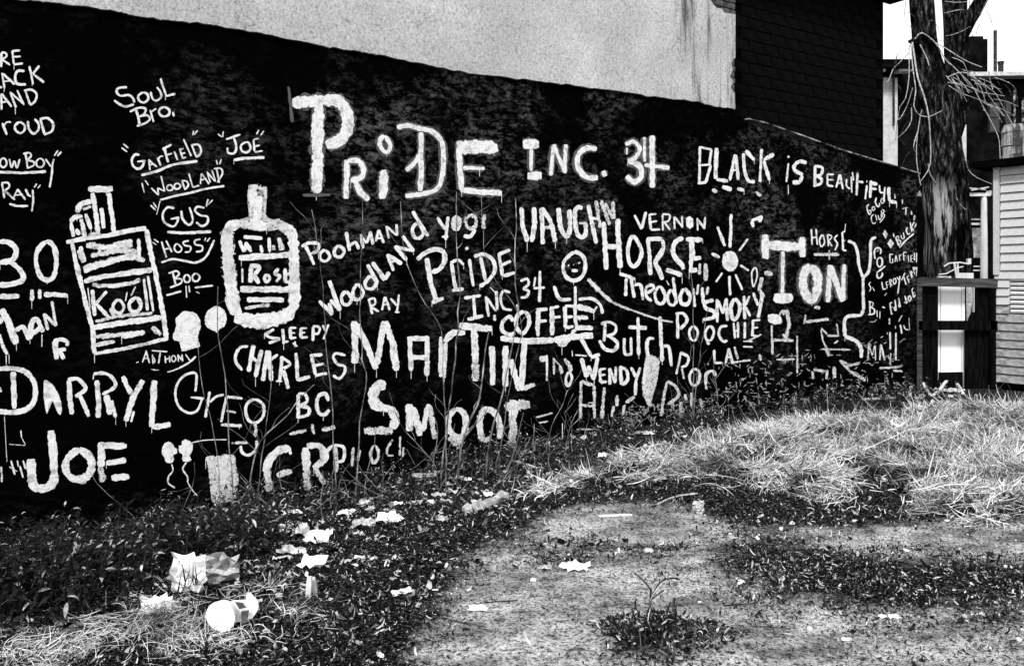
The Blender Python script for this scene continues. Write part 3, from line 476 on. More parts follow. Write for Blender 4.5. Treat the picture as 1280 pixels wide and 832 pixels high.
s80 720,305 655,340 640,430 655,600 680,830;dl100 640,330 650,500 660,700;s74 990,320 1060,370 1075,470 1078,640 1085,830;dl60 940,300 1040,330;dl70 1085,560 1085,700;l44 718,530 880,522 1052,512;l44 728,737 1085,737
l28 750,397 872,405;l28 722,420 752,492;l22 752,492 765,430;l28 762,430 800,492;l26 858,450 870,497;l24 915,400 918,492;dl44 980,400 1000,482;dl30 940,450 950,480;l16 740,600 742,692;l34 797,582 792,692;s30 790,582 850,592 820,642;l36 812,642 852,697;c22 905,640 885,662 900,688 920,667;s23 977,600 955,632 985,652 962,687;l25 1020,600 1022,692;l20 1020,645 1055,630;l18 1020,690 1060,680
@160,360,5.2
l96 670,0 690,120 700,180;s100 690,195 850,215 1010,185 1070,130;l74 1082,0 1075,140;dl28 700,60 705,150;l38 772,77 1012,75;dl28 758,130 922,108
#painted_face
f 350,150 400,148 440,160 468,200 472,255 455,320 468,380 440,390 400,400 350,412 330,350 300,340 285,312 295,290 310,240 308,190
#painted_disc
f 560,115 600,120 630,150 642,200 630,245 600,265 575,292 545,272 515,260 498,225 497,180 520,140
#painted_word
l22 947,265 885,302;s21 885,300 930,322 987,327;l19 987,330 913,357;l23 1005,265 1009,362;l17 1010,352 1042,345;l25 1050,255 1056,327;l15 1050,258 1092,258;l14 1052,290 1085,290;l17 1050,327 1092,320;l25 1120,260 1123,322;l15 1118,262 1162,258;l12 1122,290 1150,288;l17 1120,322 1167,318;l23 1200,250 1201,342;s19 1200,245 1242,255 1235,292 1205,297;l17 1262,240 1284,282;l15 1302,235 1270,332;l14 1070,355 1102,378;l14 1085,345 1085,382
#painted_word
s21 780,377 730,385 700,430 702,482 742,532;l32 817,370 782,542;l32 865,400 828,577;l24 800,440 852,492;l30 905,405 875,602;l32 912,405 932,602;l22 880,500 972,430;l24 1000,440 985,602;s21 1000,450 1052,490 1010,522;l28 1010,532 1042,652;l16 960,602 1000,604;l26 1090,420 1102,602;l26 1100,597 1182,575;l24 1190,430 1217,562;l21 1180,437 1262,430;l17 1200,502 1272,490;l21 1215,567 1292,552;
@420,380,5.2
s20 60,332 0,320 -20,345 10,390 52,402 55,440 20,482 -22,462
#painted_mark
@600,380,5.2
dl14 360,735 470,705;dl14 380,770 440,760;dl10 700,640 740,640;dl12 625,812 760,812
'''
# ------------------------------------------------------------ the painted wall's plane: X = WA + WT*Y
WT, WA = (2250-640)/F, -12.72
WN = np.array([1, -WT, 0])/math.hypot(1, WT); WD = np.array([WT, 1, 0])/math.hypot(1, WT)
WANG = math.atan2(WD[1], WD[0])
def wall(px, py, off=0, a=WA):
    px = np.asarray(px, float); py = np.asarray(py, float); u = (px-640)/F; Y = a/(u-WT)
    P = np.stack([u*Y, Y, CAMZ-(py-HOR)*Y/F], -1); return P+off*WN
def slab(outline, thick, off=0, a=WA):
    """a prism: outline in photo pixels laid on the wall's plane, pulled back by thick"""
    P = wall(*np.array(outline, float).T, off=off, a=a); n = len(P); Q = P-thick*WN
    return np.vstack([P, Q]), [tuple(range(n)), tuple(range(n, 2*n))[::-1]]+[(i, i+n, (i+1) % n+n, (i+1) % n) for i in range(n)]

# ------------------------------------------------------------ terrain
XS0, YS0, DX = -10., 1., .05; NX, NY = 520, 400
GX, GY = np.meshgrid(XS0+np.arange(NX)*DX, YS0+np.arange(NY)*DX, indexing='ij')
def flat(px, py, z=0): Y = (CAMZ-z)*F/(np.asarray(py, float)-HOR); return (np.asarray(px, float)-640)/F*Y, Y
def inpoly(x, y, P):
    r = np.zeros(np.shape(x), bool); n = len(P)
    for i in range(n):
        x1, y1 = P[i]; x2, y2 = P[(i+1) % n]
        c = ((y1 > y) != (y2 > y)) & (x < (x2-x1)*(y-y1)/(y2-y1+1e-12)+x1); r ^= c
    return r
def blur(a, n):
    for _ in range(3):
        for ax in (0, 1):
            c = np.cumsum(np.pad(a, [(n+1, n) if i == ax else (0, 0) for i in (0, 1)], mode='edge'), axis=ax)
            a = (c[2*n+1:]-c[:-2*n-1])/(2*n+1) if ax == 0 else (c[:, 2*n+1:]-c[:, :-2*n-1])/(2*n+1)
    return a
def mask(poly, n=2, wob=.25):
    P = [flat(x, y) for x, y in poly]
    wx = (fbm(GX*1.7, GY*1.7)-.47)*2*wob+(fbm(GX*8, GY*8)-.47)*wob*.8; wy = (fbm(GX*1.7+50, GY*1.7+9)-.47)*2*wob+(fbm(GX*8+5, GY*8+3)-.47)*wob*.8
    return blur(inpoly(GX+wx, GY+wy, P).astype(float), n)
def samp(a, x, y):
    i = np.clip((np.asarray(x)-XS0)/DX, 0, NX-1.001); j = np.clip((np.asarray(y)-YS0)/DX, 0, NY-1.001)
    i0 = i.astype(int); j0 = j.astype(int); fi = i-i0; fj = j-j0
    return (a[i0, j0]*(1-fi)+a[i0+1, j0]*fi)*(1-fj)+(a[i0, j0+1]*(1-fi)+a[i0+1, j0+1]*fi)*fj
K_DIRT = mask([(515, 900), (548, 760), (590, 700), (650, 668), (715, 632), (850, 625), (905, 668), (1000, 664), (1120, 655), (1400, 668), (1400, 900)], 2, .12)
K_LIT = mask([(860, 690), (960, 672), (1060, 690), (1180, 698), (1400, 715), (1400, 770), (1200, 782), (1060, 768), (960, 745), (900, 715)], 2, .16)
K_LIT2 = mask([(650, 690), (740, 672), (830, 676), (880, 690), (770, 698), (700, 706), (660, 705)], 1, .06)
K_TUFT = mask([(740, 832), (770, 772), (830, 762), (890, 780), (910, 815), (880, 860), (760, 880)], 2, .05)
K_DIRT = np.clip(K_DIRT-.85*K_LIT-.8*K_LIT2-.6*K_TUFT, 0, 1)
K_STRAW = mask([(655, 614), (690, 596), (740, 586), (790, 566), (850, 560), (930, 548), (1010, 536), (1130, 520), (1500, 506), (1500, 665), (1180, 652), (1060, 622), (930, 612), (860, 598), (790, 588), (740, 606)], 3, .16)
K_STRAW2 = mask([(-200, 835), (-200, 812), (60, 800), (150, 765), (240, 745), (330, 735), (400, 745), (390, 780), (320, 800), (180, 815), (120, 840), (0, 850)], 2, .08)
K_WEED = mask([(-300, 800), (-300, 640), (0, 665), (250, 640), (330, 632), (365, 648), (330, 690), (230, 712), (150, 755), (60, 785), (0, 800)], 2, .10)
def H(x, y):
    x = np.asarray(x, float); y = np.asarray(y, float); d = x*WN[0]+y*WN[1]-WA*WN[0]
    h = .07*(fbm(x*.7+9, y*.7+4)-.47)+.03*(fbm(x*4, y*4)-.47)
    low = sst(8.6, 7.1, y)*(1-sst(.5, 2.4, d))
    return h-.25*low+.13*samp(K_STRAW, x, y)*(.1+1.5*fbm(x*3.0, y*3.0, 3))+.03*samp(K_LIT, x, y)
def G(px, py, lift=0):
    z = 0.
    for _ in range(12):
        x, y = flat(px, py, z); z = .5*z+.5*float(H(x, y))
    return np.array([x, y, float(H(x, y))+lift])
def wall_base(px):
    u = (px-640)/F; Y = WA/(u-WT); return float(H(u*Y, Y))

xs = np.concatenate([[-900, -300, -120, -50, -24, -14], np.arange(-8, 9.5, .045), [10, 11, 13, 16, 22, 32, 60, 150, 400, 900]])
ys = np.concatenate([[-900, -300, -90, -30, -10, -3, 0, 1.5], np.arange(2.6, 13, .045), [13.5, 15, 18, 24, 34, 60, 150, 500, 1500]])
X, Y = np.meshgrid(xs, ys, indexing='ij'); nx, ny = X.shape
Z = H(X, Y); inside = (np.abs(X) < 10) & (Y > 1) & (Y < 14); Z = np.where(inside, Z+.016*(fbm(X*14, Y*14)-.47)+.008*(fbm(X*45, Y*45, 2)-.37), Z*0)
idx = np.arange(nx*ny).reshape(nx, ny)
Q = np.stack([idx[:-1, :-1], idx[1:, :-1], idx[1:, 1:], idx[:-1, 1:]], -1).reshape(-1, 4)
dirt = np.where(inside, samp(blur(K_DIRT, 2), X, Y)*(.72+.5*fbm(X*3+7, Y*3))*1.0, .3)
dirt = np.clip(dirt, 0, 1)
m, N, L, b = mat('trodden_earth')
a = N.new('ShaderNodeAttribute'); a.attribute_name = 'dirt'
n1 = noise(N, L, 55, 8, rough=.75); n2 = noise(N, L, 9, 8, rough=.7); n3 = noise(N, L, 190, 4)
pale = ramp(N, L, n1, [(.38, .02), (.44, .20), (.48, .56), (.58, .82)])
pk = ramp(N, L, n3, [(.36, .18), (.46, 1)])
n4 = noise(N, L, 1.6, 5, (1, 1.6, 1), .65); big = ramp(N, L, n4, [(.36, .26), (.46, .52), (.56, .84), (.7, 1.0)])
lay = ramp(N, L, n2, [(.36, .25), (.44, .85), (.56, 1.1)])
pv = math_(N, L, 'MULTIPLY', math_(N, L, 'MULTIPLY', math_(N, L, 'MULTIPLY', pale, pk), lay), big)
dk = ramp(N, L, n1, [(.48, .002), (.55, .02), (.61, .2), (.72, .5)])
fac = math_(N, L, 'ADD', a.outputs['Fac'], math_(N, L, 'MULTIPLY', math_(N, L, 'SUBTRACT', n2, .5), .9))
mr = N.new('ShaderNodeMapRange'); mr.inputs[1].default_value = .22; mr.inputs[2].default_value = .62; L.new(fac, mr.inputs[0])
mx = N.new('ShaderNodeMix'); mx.data_type = 'FLOAT'; L.new(mr.outputs[0], mx.inputs[0]); L.new(dk, mx.inputs[2]); L.new(pv, mx.inputs[3])
L.new(mx.outputs[0], b.inputs['Base Color']); b.inputs['Roughness'].default_value = 1; b.inputs['Specular IOR Level'].default_value = 0
bump(N, L, b, n1, .7, .02); M['earth'] = m
tag(mk('ground', np.stack([X.ravel(), Y.ravel(), Z.ravel()], -1), Q, M['earth'], attrs={'dirt': dirt.ravel()}, smooth=True), kind='structure')

# ------------------------------------------------------------ painted wall building
base = wall(640, 552); base[2] = 0
WALL = thing('painted_wall', base, 'long black wall covered in white hand-painted names and drawings, pale stucco above', 'wall')
EDGE = [(-260, -44), (-120, -24), (-40, -8), (0, -3), (26, 1), (80, 6), (131, 13), (160, 19), (200, 25), (240, 29), (277, 35), (330, 44), (399, 58), (440, 64), (480, 71), (540, 84), (603, 95), (650, 99), (700, 105), (760, 113), (806, 120), (850, 125), (880, 130), (908, 136), (917, 137)]
V, Fc = slab([(-260, 900), (1146, 560), (1146, 219), (1100, 205), (1050, 190), (1000, 172), (955, 156), (930, 149), (918, 146)]+[(x, y-3) for x, y in EDGE[::-1]], .30)
mk('wall_face', V, Fc, M['black'], WALL)
# stucco, a finger proud of the black wall, lower edge following its ragged trowel line
low = []
for i in range(len(EDGE)-1):
    (x0, y0), (x1, y1) = EDGE[i], EDGE[i+1]
    for t in np.arange(0, 1, .1): xx = x0+(x1-x0)*t; low.append((xx, y0+(y1-y0)*t+(float(vn(xx*.11, 3))-.5)*2.2+(float(vn(xx*.5, 8))-.5)*1.2))
right = [(917, 136), (916, 118), (911, 110), (915, 103), (910, 96), (914, 88), (912, 80), (917, 72), (917, 19), (911, 18), (903, 17), (900, 12), (893, 11), (889, 6), (885, 0), (880, -6), (880, -130)]
V, Fc = slab(low+right+[(-260, -330)], .03, .03); 
st = mk('stucco_panel', V, Fc, M['stucco'], WALL, org=wall(880, 130)*[1, 1, 0]+[0, 0, 3.0])
V, Fc = slab([(-260, -44)]+[(x, y-3) for x, y in EDGE[1:]]+[(918, -140), (-260, -330)], .30, -.004)
mk('upper_masonry', V, Fc, M['mortar'], WALL)
# exposed bricks at the stucco's broken right corner
p = wall([880, 917], [0, 0]); pitch = .074
def brick_mesh(l, h, d):
    mb = MB(); mb.box((0, 0, 0), (l, d, h), jit=.003); me = bpy.data.meshes.new('brick'); me.from_pydata(mb.v, [], mb.f); me.materials.append(M['brick']); return me
BR = [brick_mesh(.19, .06, .05), brick_mesh(.09, .06, .05)]
zc = wall(917, 0)[2]; endp = wall(917.3, 0)
for r in range(18):
    z = wall(917, 21)[2]+.035+r*pitch*1.02; s = .0; ncol = 2+min(3, r//2)
    for k in range(ncol):
        half = (r % 2 == 0 and k == 0); ln = .09 if half else .19
        P = endp-WD*(s+ln/2)+WN*(-.004+.004*(k % 2)); P[2] = z; s += ln+.014
        put('brick', BR[1 if half else 0], P, (0, 0, WANG), WALL)
for i, py in enumerate([72, 79.5, 87, 94.5, 102, 110, 118]):
    P = wall(917.3, py)-WD*(.05+.012*(i % 2))-WN*.004; put('brick', BR[1], P, (0, 0, WANG), WALL)
# coping strip on the falling parapet, return walls and roof behind it
cop = [(934, 149.5), (955, 154.5), (1000, 170), (1050, 188), (1100, 203), (1148, 217.5)]
mb = MB()
for i in range(len(cop)-1):
    a0 = wall(*cop[i], off=.03); a1 = wall(*cop[i+1], off=.03); j = (0, 0, random.uniform(-.006, .006))
    q = [a0, a1, a1-WN*.10, a0-WN*.10]; mb.add(q+[v+np.array([0, 0, .014]) for v in q], [(0, 1, 2, 3)[::-1], (4, 5, 6, 7), (0, 1, 5, 4), (1, 2, 6, 5), (2, 3, 7, 6), (3, 0, 4, 7)])
mb.build('coping', M['metal'], WALL)
A0 = wall(1146, 400); 
mb = MB(); e0 = wall(1146, 219); e0[2] = 0
c = e0-WN*(.3+1.6)-WD*.15; mb.box((c[0], c[1], 1.35), (.3, 3.2, 3.1), WANG); mb.build('end_wall', M['darkwall'], WALL)
a0 = wall(918, 146)-WN*.3; a1 = wall(1146, 219)-WN*.3
mk('roof', [a0, a1, a1-WN*3.2+[0, 0, .05], a0-WN*3.2+[0, 0, .05], a0-[0, 0, .08], a1-[0, 0, .08], a1-WN*3.2-[0, 0, .08], a0-WN*3.2-[0, 0, .08]], [(0, 1, 2, 3), (7, 6, 5, 4), (0, 4, 5, 1), (1, 5, 6, 2), (2, 6, 7, 3), (3, 7, 4, 0)], M['roofing'], WALL)
# small lean-to hatch on the parapet
h = [wall(936, 149), wall(1018, 176), wall(1012, 166, -.5), wall(990, 160, -.6)]
mk('roof_hatch', [h[0], h[1], h[2], h[3]]+[v-np.array([0, 0, .05]) for v in h], [(0, 1, 2, 3), (7, 6, 5, 4), (0, 4, 5, 1), (1, 5, 6, 2), (2, 6, 7, 3), (3, 7, 4, 0)], M['roofing'], WALL)

# strokes -> ribbons on the wall
cnt = 0
LAB = {'painted_word_pride': 'word PRIDE in big thick white letters with a grey outline', 'painted_word_ton': 'tall white letters TON', 'painted_sun': 'white sun disc with thin rays', 'painted_cigarette_pack': 'white drawing of an open cigarette pack', 'painted_bottle': 'fat white outline of a wine bottle', 'painted_stick_figure': 'white stick figure with round smiling head', 'painted_pitchfork': 'thin white forked line', 'painted_face': 'solid white head in profile', 'painted_disc': 'round white blot', 'painted_comet': 'long tapering grey streak'}
def strokes():
    global cnt
    ox = oy = 0; k = 5.2; name = None; bufs = {}
    def flush():
        for key, (V, Fc, UV) in bufs.items():
            nm = name if name not in ('painted_word_pride', 'painted_word_ton') else 'painted_word'
            if key == 'halo': nm = 'painted_outline'
            o = mk(nm, np.vstack(V), Fc, M[key], WALL, org=np.vstack(V).mean(0), uv=np.vstack(UV))
            if key != 'halo' and name in LAB: o['label'] = LAB[name]
    def put_(key, V, Fc, UV):
        b_ = bufs.setdefault(key, ([], [], [])); n = sum(len(v) for v in b_[0]); b_[0].append(V); b_[1].extend([tuple(i+n for i in f) for f in Fc]); b_[2].append(UV)
    def ribbon(key, P, wd, off, closed, sd):
        n = len(P); T = np.gradient(P, axis=0) if not closed else (np.roll(P, -1, 0)-np.roll(P, 1, 0))
        T /= np.linalg.norm(T, axis=1)[:, None]+1e-9; Nn = np.stack([-T[:, 1], T[:, 0]], 1)
        s = np.concatenate([[0], np.cumsum(np.linalg.norm(np.diff(P, axis=0), axis=1))])
        w_ = np.full(n, wd)*(1+.20*(vn(s*.35+sd, sd*1.7)-.5)*2+.10*(vn(s*.09+sd*2, sd)-.5)*2)
        if not closed: 
            e = np.minimum(s, s[-1]-s)/(wd*.5+1e-6); w_ = w_*np.clip(.62+.38*np.sqrt(np.clip(e, 0, 1)), 0, 1)
        Lp = P+Nn*w_[:, None]/2; Rp = P-Nn*w_[:, None]/2
        V = np.empty((2*n, 3)); V[0::2] = wall(Lp[:, 0], Lp[:, 1], off); V[1::2] = wall(Rp[:, 0], Rp[:, 1], off)
        UV = np.empty((2*n, 2)); UV[0::2, 0] = UV[1::2, 0] = s/8+sd*3.1; UV[0::2, 1] = 0; UV[1::2, 1] = 1
        put_(key, V, [(2*i, 2*i+1, 2*i+3, 2*i+2) for i in range(n-1)], UV)
    for line in MURAL.strip().splitlines():
        if line[0] == '#':
            if name: flush()
            name = line[1:]; bufs = {}; continue
        if line[0] == '@': ox, oy, k = map(float, line[1:].split(',')); continue
        for st_ in line.split(';'):
            st_ = st_.strip()
            if not st_: continue
            head, *pts = st_.split(' '); fl = head.rstrip('0123456789'); wd = float(head[len(fl):] or 0)/k
            P = np.array([[float(c) for c in p_.split(',')] for p_ in pts])/k+[ox, oy]
            if len(P) < 2: continue
            off = .004+.00018*(cnt % 30); cnt += 1; sd = cnt*.731
            key = 'dry' if 'd' in fl else 'halo' if 'g' in fl else 'paint'
            if 'f' in fl:
                Pc = spline(P, True, 1.2) if len(P) > 6 else P
                Pc = Pc+np.stack([vn(np.arange(len(Pc))*.9, sd)-.5, vn(np.arange(len(Pc))*.9, sd+9)-.5], 1)*1.0
                W_ = wall(Pc[:, 0], Pc[:, 1], off); c_ = wall(*Pc.mean(0), off); n = len(W_)
                ring = np.vstack([W_, c_+(W_-c_)*.8, c_[None]]); uv = np.zeros((len(ring), 2)); uv[n:, 1] = .5
                uv[:, 0] = ring[:, 0]*6
                put_(key, ring, [(i, (i+1) % n, (i+1) % n+n, i+n) for i in range(n)]+[(i+n, (i+1) % n+n, 2*n) for i in range(n)], uv); continue
            closed = 'c' in fl
            if closed: P = np.vstack([P, P[:1]])
            if 's' in fl or closed: Q_ = spline(P, closed, 1.3)
            else:
                Q_ = np.vstack([spline(P[i:i+2], step=1.6)[(1 if i else 0):] for i in range(len(P)-1)])
                d_ = Q_[-1]-Q_[0]; nn = np.array([-d_[1], d_[0]])/(np.linalg.norm(d_)+1e-9)
                Q_ = Q_+nn*(vn(np.arange(len(Q_))*.22+sd*5, sd)[:, None]-.5)*.16*wd
            if 'h' in fl: wd *= 1.13
            elif wd < 2.1: wd *= 1.12
            else: wd *= 1.04
            ribbon(key, Q_, wd, off, closed and False, sd)
            if key == 'paint' and 4.2 < wd and vn(sd*3.3, 5) > .66:       # a run of paint from the stroke's lowest point
                q0 = Q_[int(np.argmax(Q_[:, 1]))]; ln = 2+10*float(vn(sd*1.9, 11))**2; ribbon('paint', np.stack([q0[0]+np.zeros(8), np.linspace(q0[1], q0[1]+wd*.4+ln, 8)], 1), .75, off-.0001, False, sd+7)
            if 'h' in fl: ribbon('halo', Q_, wd+6.2, .0022+.00004*(cnt % 30), False, sd+3)
    flush()
strokes()
# ------------------------------------------------------------ dark shingled house standing behind the painted wall
A2 = WA-1.8303*1.0
def p2(px, py, off=0): return wall(px, py, off, A2)
hb = p2(1010, 400); hb[2] = 0
HS = thing('shingled_house', hb, 'tall dark house clad in dark shingles, rising behind the painted wall', 'house')
V, Fc = slab([(820, 420), (1104, 420), (1104, -60), (820, -260)], .25, 0, A2); mk('wall', V, Fc, M['shade'], HS)
c = p2(1104, 300)-WN*2.2; c = c-WD*.125; mb = MB(); mb.box((c[0], c[1], 3.3), (.25, 3.9, 6.6), WANG); mb.build('side_wall', M['darkwall'], HS)
def shingle_mesh(l, h, seed):
    r = random.Random(seed); t = .010; j = lambda: r.uniform(-.004, .004)
    V = [(-l/2+j(), 0, 0), (l/2+j(), 0, 0), (l/2+j(), .004, h), (-l/2+j(), .004, h), (-l/2, -t, 0+j()), (l/2, -t, 0+j()), (l/2, 0.002, h), (-l/2, 0.002, h)]
    me = bpy.data.meshes.new('shingle'); me.from_pydata(V, [], [(0, 1, 2, 3), (4, 7, 6, 5), (0, 4, 5, 1), (1, 5, 6, 2), (3, 2, 6, 7), (0, 3, 7, 4)]); me.materials.append(M['shingle']); return me
SM = [shingle_mesh(.29, .150, i) for i in range(5)]
zt, zb = 6.3, 2.75; rows = 23; left = p2(925, 300); right_ = p2(1103, 300); LN = np.linalg.norm((right_-left)[:2]); n = 0
for r in range(rows):
    z = zb+r*.155; off = (r % 2)*.155
    k = 0; s = -off
    while s < LN-.2:
        P = left+WD*(s+.155)+WN*.012; P[2] = z; put('shingle', random.choice(SM), P, (0, 0, WANG+0), HS); s += .31; n += 1
e1 = p2(1116, 2, .18); mb = MB(); c = p2(1010, 2, .06); L_ = 9.0
cc = p2(1104, 2)+WN*.12-WD*(4.5-.38); mb.box((cc[0], cc[1], 6.08+.10), (9, .50, .22), WANG); mb.build('cornice', M['darkwall'], HS)

# ------------------------------------------------------------ rowhouse far behind the tree
def at(px, py, Yd): return np.array([(px-640)/F*Yd, Yd, CAMZ-(py-HOR)*Yd/F])
def quadbox(px0, px1, py0, py1, Yd, thick, name, m, parent):
    a, b_ = at(px0, py0, Yd), at(px1, py1, Yd); mb = MB()
    mb.box(((a[0]+b_[0])/2, Yd+thick/2, (a[2]+b_[2])/2), (abs(b_[0]-a[0]), thick, abs(a[2]-b_[2])), 0); return mb.build(name, m, parent)
RH = thing('brick_rowhouse', (14.5, 22, 0), 'flat-roofed sooty rowhouse far behind the tree trunks', 'house')
YR = 22.
a = at(1138, 96, YR); mb = MB(); mb.box((a[0]+6, YR+3, a[2]/2), (12, 6, a[2]), 0); mb.build('wall', M['darkwall'], RH)
mb = MB(); mb.box((a[0]+6+.05, YR-.15, a[2]+.03), (12.2, .5, .10), 0, ry=-.012); mb.build('cornice', M['cream'], RH)
mb = MB(); mb.box((a[0]+6, YR+2.9, a[2]+.04), (12, 6.1, .10)); mb.build('roof', M['roofing'], RH)
mb = MB(); c = at(1217, 90, 23.5); mb.box((c[0], 23.5, c[2]+.1), (.50, .5, 1.5)).box((c[0]-.02, 23.5, c[2]+.86), (.36, .4, .16)); mb.build('chimney', M['darkwall'], RH)
c = at(1244, 90, 22.8); mb = MB(); mb.tube([(c[0], 22.8, c[2]-.4), (c[0], 22.8, c[2]+1.12)], .045, 8); mb.build('vent_pipe', M['deadstem'], RH)
c = at(1251, 90, 22.9); mb = MB(); mb.tube([(c[0], 22.9, c[2]-.4), (c[0], 22.9, c[2]+.18), (c[0], 22.9, c[2]+.28)], [.07, .07, .09], 8); mb.build('vent_pipe', M['deadstem'], RH)
for px, y0, y1 in ((1268, 113, 165), (1278.5, 122, 190)):
    mb = MB(); q0 = at(px, y0, YR-.1); q1 = at(px, y1, YR-.1); mb.tube([q0, q1], .03, 6); mb.build('downspout', M['metal'], RH)
wf = quadbox(1196, 1208, 156, 226, YR-.06, .05, 'window_frame', M['cream'], RH)
quadbox(1182, 1201.5, 150, 222, YR-.10, .05, 'window', M['glass'], RH)
quadbox(1180, 1209, 221.5, 225, YR-.2, .14, 'sill', M['white'], RH)
# projecting pale-sided neighbour whose end shows past the shingled house
PH = thing('pale_sided_house', (8.3, 17.6, 0), 'narrow pale plastered house end beside the shingled house', 'house')
quadbox(1092, 1122, 97, 360, 17.6, 3.0, 'wall', M['cream'], PH)
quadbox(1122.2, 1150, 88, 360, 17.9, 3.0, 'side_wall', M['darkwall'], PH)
quadbox(1092, 1145, 74, 84, 17.2, 3.6, 'eave', M['darkwall'], PH)
quadbox(1124, 1141, 84.3, 89, 17.3, .25, 'gutter', M['white'], PH)
quadbox(1104, 1107, 84.3, 89, 17.3, .2, 'bracket', M['white'], PH)
quadbox(1117.2, 1118.6, 92, 157, 17.52, .06, 'downspout', M['deadstem'], PH)
# porch behind the fence
PO = thing('back_porch', (9.2, 15.5, 0), 'dark back porch with pale turned post behind the fence', 'porch')
YP = 15.5
mb = MB(); mb.tube([at(1230, 348, YP), at(1230, 300, YP), at(1230, 250, YP), at(1229.5, 243, YP)], [.062, .06, .05, .04], 10); mb.build('post', M['white'], PO)
quadbox(1147, 1239, 241, 245, YP-.05, .12, 'beam', M['white'], PO)
quadbox(1238, 1240, 238, 244, YP-.06, .14, 'beam_end', M['white'], PO)
for x0, x1, y0, y1 in ((1208, 1232, 235, 237), (1214, 1236, 238, 234)):
    mb = MB(); q0, q1 = at(x0, y0, YP-.1), at(x1, y1, YP-.1); mb.tube([q0, q1], .013, 6); mb.build('loose_batten', M['cream'], PO)
quadbox(1149, 1150.5, 238.5, 241, YP-.05, .03, 'bracket', M['white'], PO)
quadbox(1206, 1226, 273, 275, YP+.3, .08, 'window_sash', M['cream'], PO)
quadbox(1207, 1226, 278.5, 281, YP+.2, .08, 'window_rail', M['white'], PO)
quadbox(1208, 1226, 285, 322, YP+.5, .03, 'curtain', M['oldpaper'], PO)
quadbox(1145, 1260, 229, 360, YP+.9, .1, 'wall', M['darkwall'], PO)
for y in (332, 337): quadbox(1200, 1226, y, y+1.6, YP+.1, .05, 'porch_rail', M['white'], PO)
# white garden chair lying on the porch
CH = thing('white_chair', at(1195, 348, 12.95), 'white metal garden chair showing over the fence beside the trunk', 'chair')
for pts, r in (([(1180, 333), (1186, 329), (1200, 328), (1211, 330)], .012), ([(1193, 329), (1196, 348)], .016), ([(1197, 329), (1198, 348)], .012), ([(1173, 343), (1183, 342), (1196, 335), (1204, 333)], .009)):
    mb = MB(); mb.tube([at(x, y, 12.95) for x, y in pts], r, 6); mb.build('frame_tube', M['white'], CH)
for x0, x1, y0, y1 in ((1210, 1214, 323, 330), (1196, 1217, 341, 349), (1173, 1189, 345, 349)): quadbox(x0, x1, y0, y1, 13.0, .05, 'panel', M['white'], CH)

# ------------------------------------------------------------ clapboard shed, right
SA = math.atan2(1, -.70); SD = np.array([.70, -1, 0])/math.hypot(.7, 1)      # runs right and towards the camera
q = at(1244, 480, 12.35); q[2] = 0; sb = q.copy()
SH = thing('clapboard_shed', sb, 'weathered clapboard shed with pale horizontal boards and a dark louvre', 'shed')
SNx = np.array([-1, -.70, 0])/math.hypot(.7, 1)                              # towards the camera side
def sh(s, z, off=0): v = sb+SD*s+SNx*off; v[2] = z; return v
sang = math.atan2(SD[1], SD[0])
mb = MB(); c = sb+SD*3-SNx*.22; mb.box((c[0], c[1], 1.6), (6, .3, 3.25), sang); 
mb.build('wall', M['shade'], SH)
ztop, pitch = CAMZ-(210-HOR)*12.35/F, .1255
n = int((ztop-.05)/pitch)
for i in range(n):
    z = ztop-(i+.5)*pitch; row_y = HOR-(z-CAMZ)*F/12.35; old = row_y > 385
    s0 = .085 if row_y < 342 else .0; 
    if 345 < row_y < 392: segs = [(0., .20), ]
    else: segs = [(s0, 1.9+random.random()*.3), (2.4, 5.9)]
    for a0, a1 in segs:
        P = sh((a0+a1)/2, z, 0.0); mb = MB(); l = a1-a0
        h2 = pitch*.455; j = [random.uniform(-.004, .004) for _ in range(4)]
        V = []
        for s_, k in ((-l/2, 0), (l/2, 2)):
            for o_, zz in ((-.06, -h2+j[k]), (.034, -h2+j[k]), (.006, h2+j[k+1]*.5), (-.06, h2)): v = P+SD*s_+SNx*o_; V.append((v[0], v[1], z+zz))
        mb.add(V, [(0, 1, 2, 3)[::-1], (4, 5, 6, 7), (0, 4, 5, 1), (1, 5, 6, 2), (2, 6, 7, 3), (3, 7, 4, 0)])
        mb.build('clapboard', M['clap_old' if old else 'clap'], SH, org=P)
for i in range(8):
    z = CAMZ-(349+i*5.6-HOR)*12.35/F; c = sh(.20+.8, z, -.02); mb = MB(); mb.box(c, (1.58, .05, .030), sang, rx=.5); mb.build('louvre_slat', M['white'], SH)
mb = MB(); c = sh(.035, (ztop+1.68)/2, .012); mb.box(c, (.075, .09, ztop-1.68), sang); mb.build('corner_board', M['clap'], SH)
mb = MB(); c = sh(2.9, ztop+.05, -.6); mb.box(c, (6.3, 1.6, .10), sang); mb.build('roof', M['shade'], SH)
mb = MB(); c = at(1267, 187, 13.2); 
for i in range(7):
    mb.tube([(c[0]+random.uniform(-.01, .01), 13.2, c[2]-.42+i*.115), (c[0]+random.uniform(-.01, .01), 13.2, c[2]-.42+i*.115+.117)], [.165+random.uniform(-.015, .01), .165+random.uniform(-.015, .01)] if i < 6 else [.17, .13], 12, .05, i)
mb.build('chimney_stack', M['stucco'], SH)

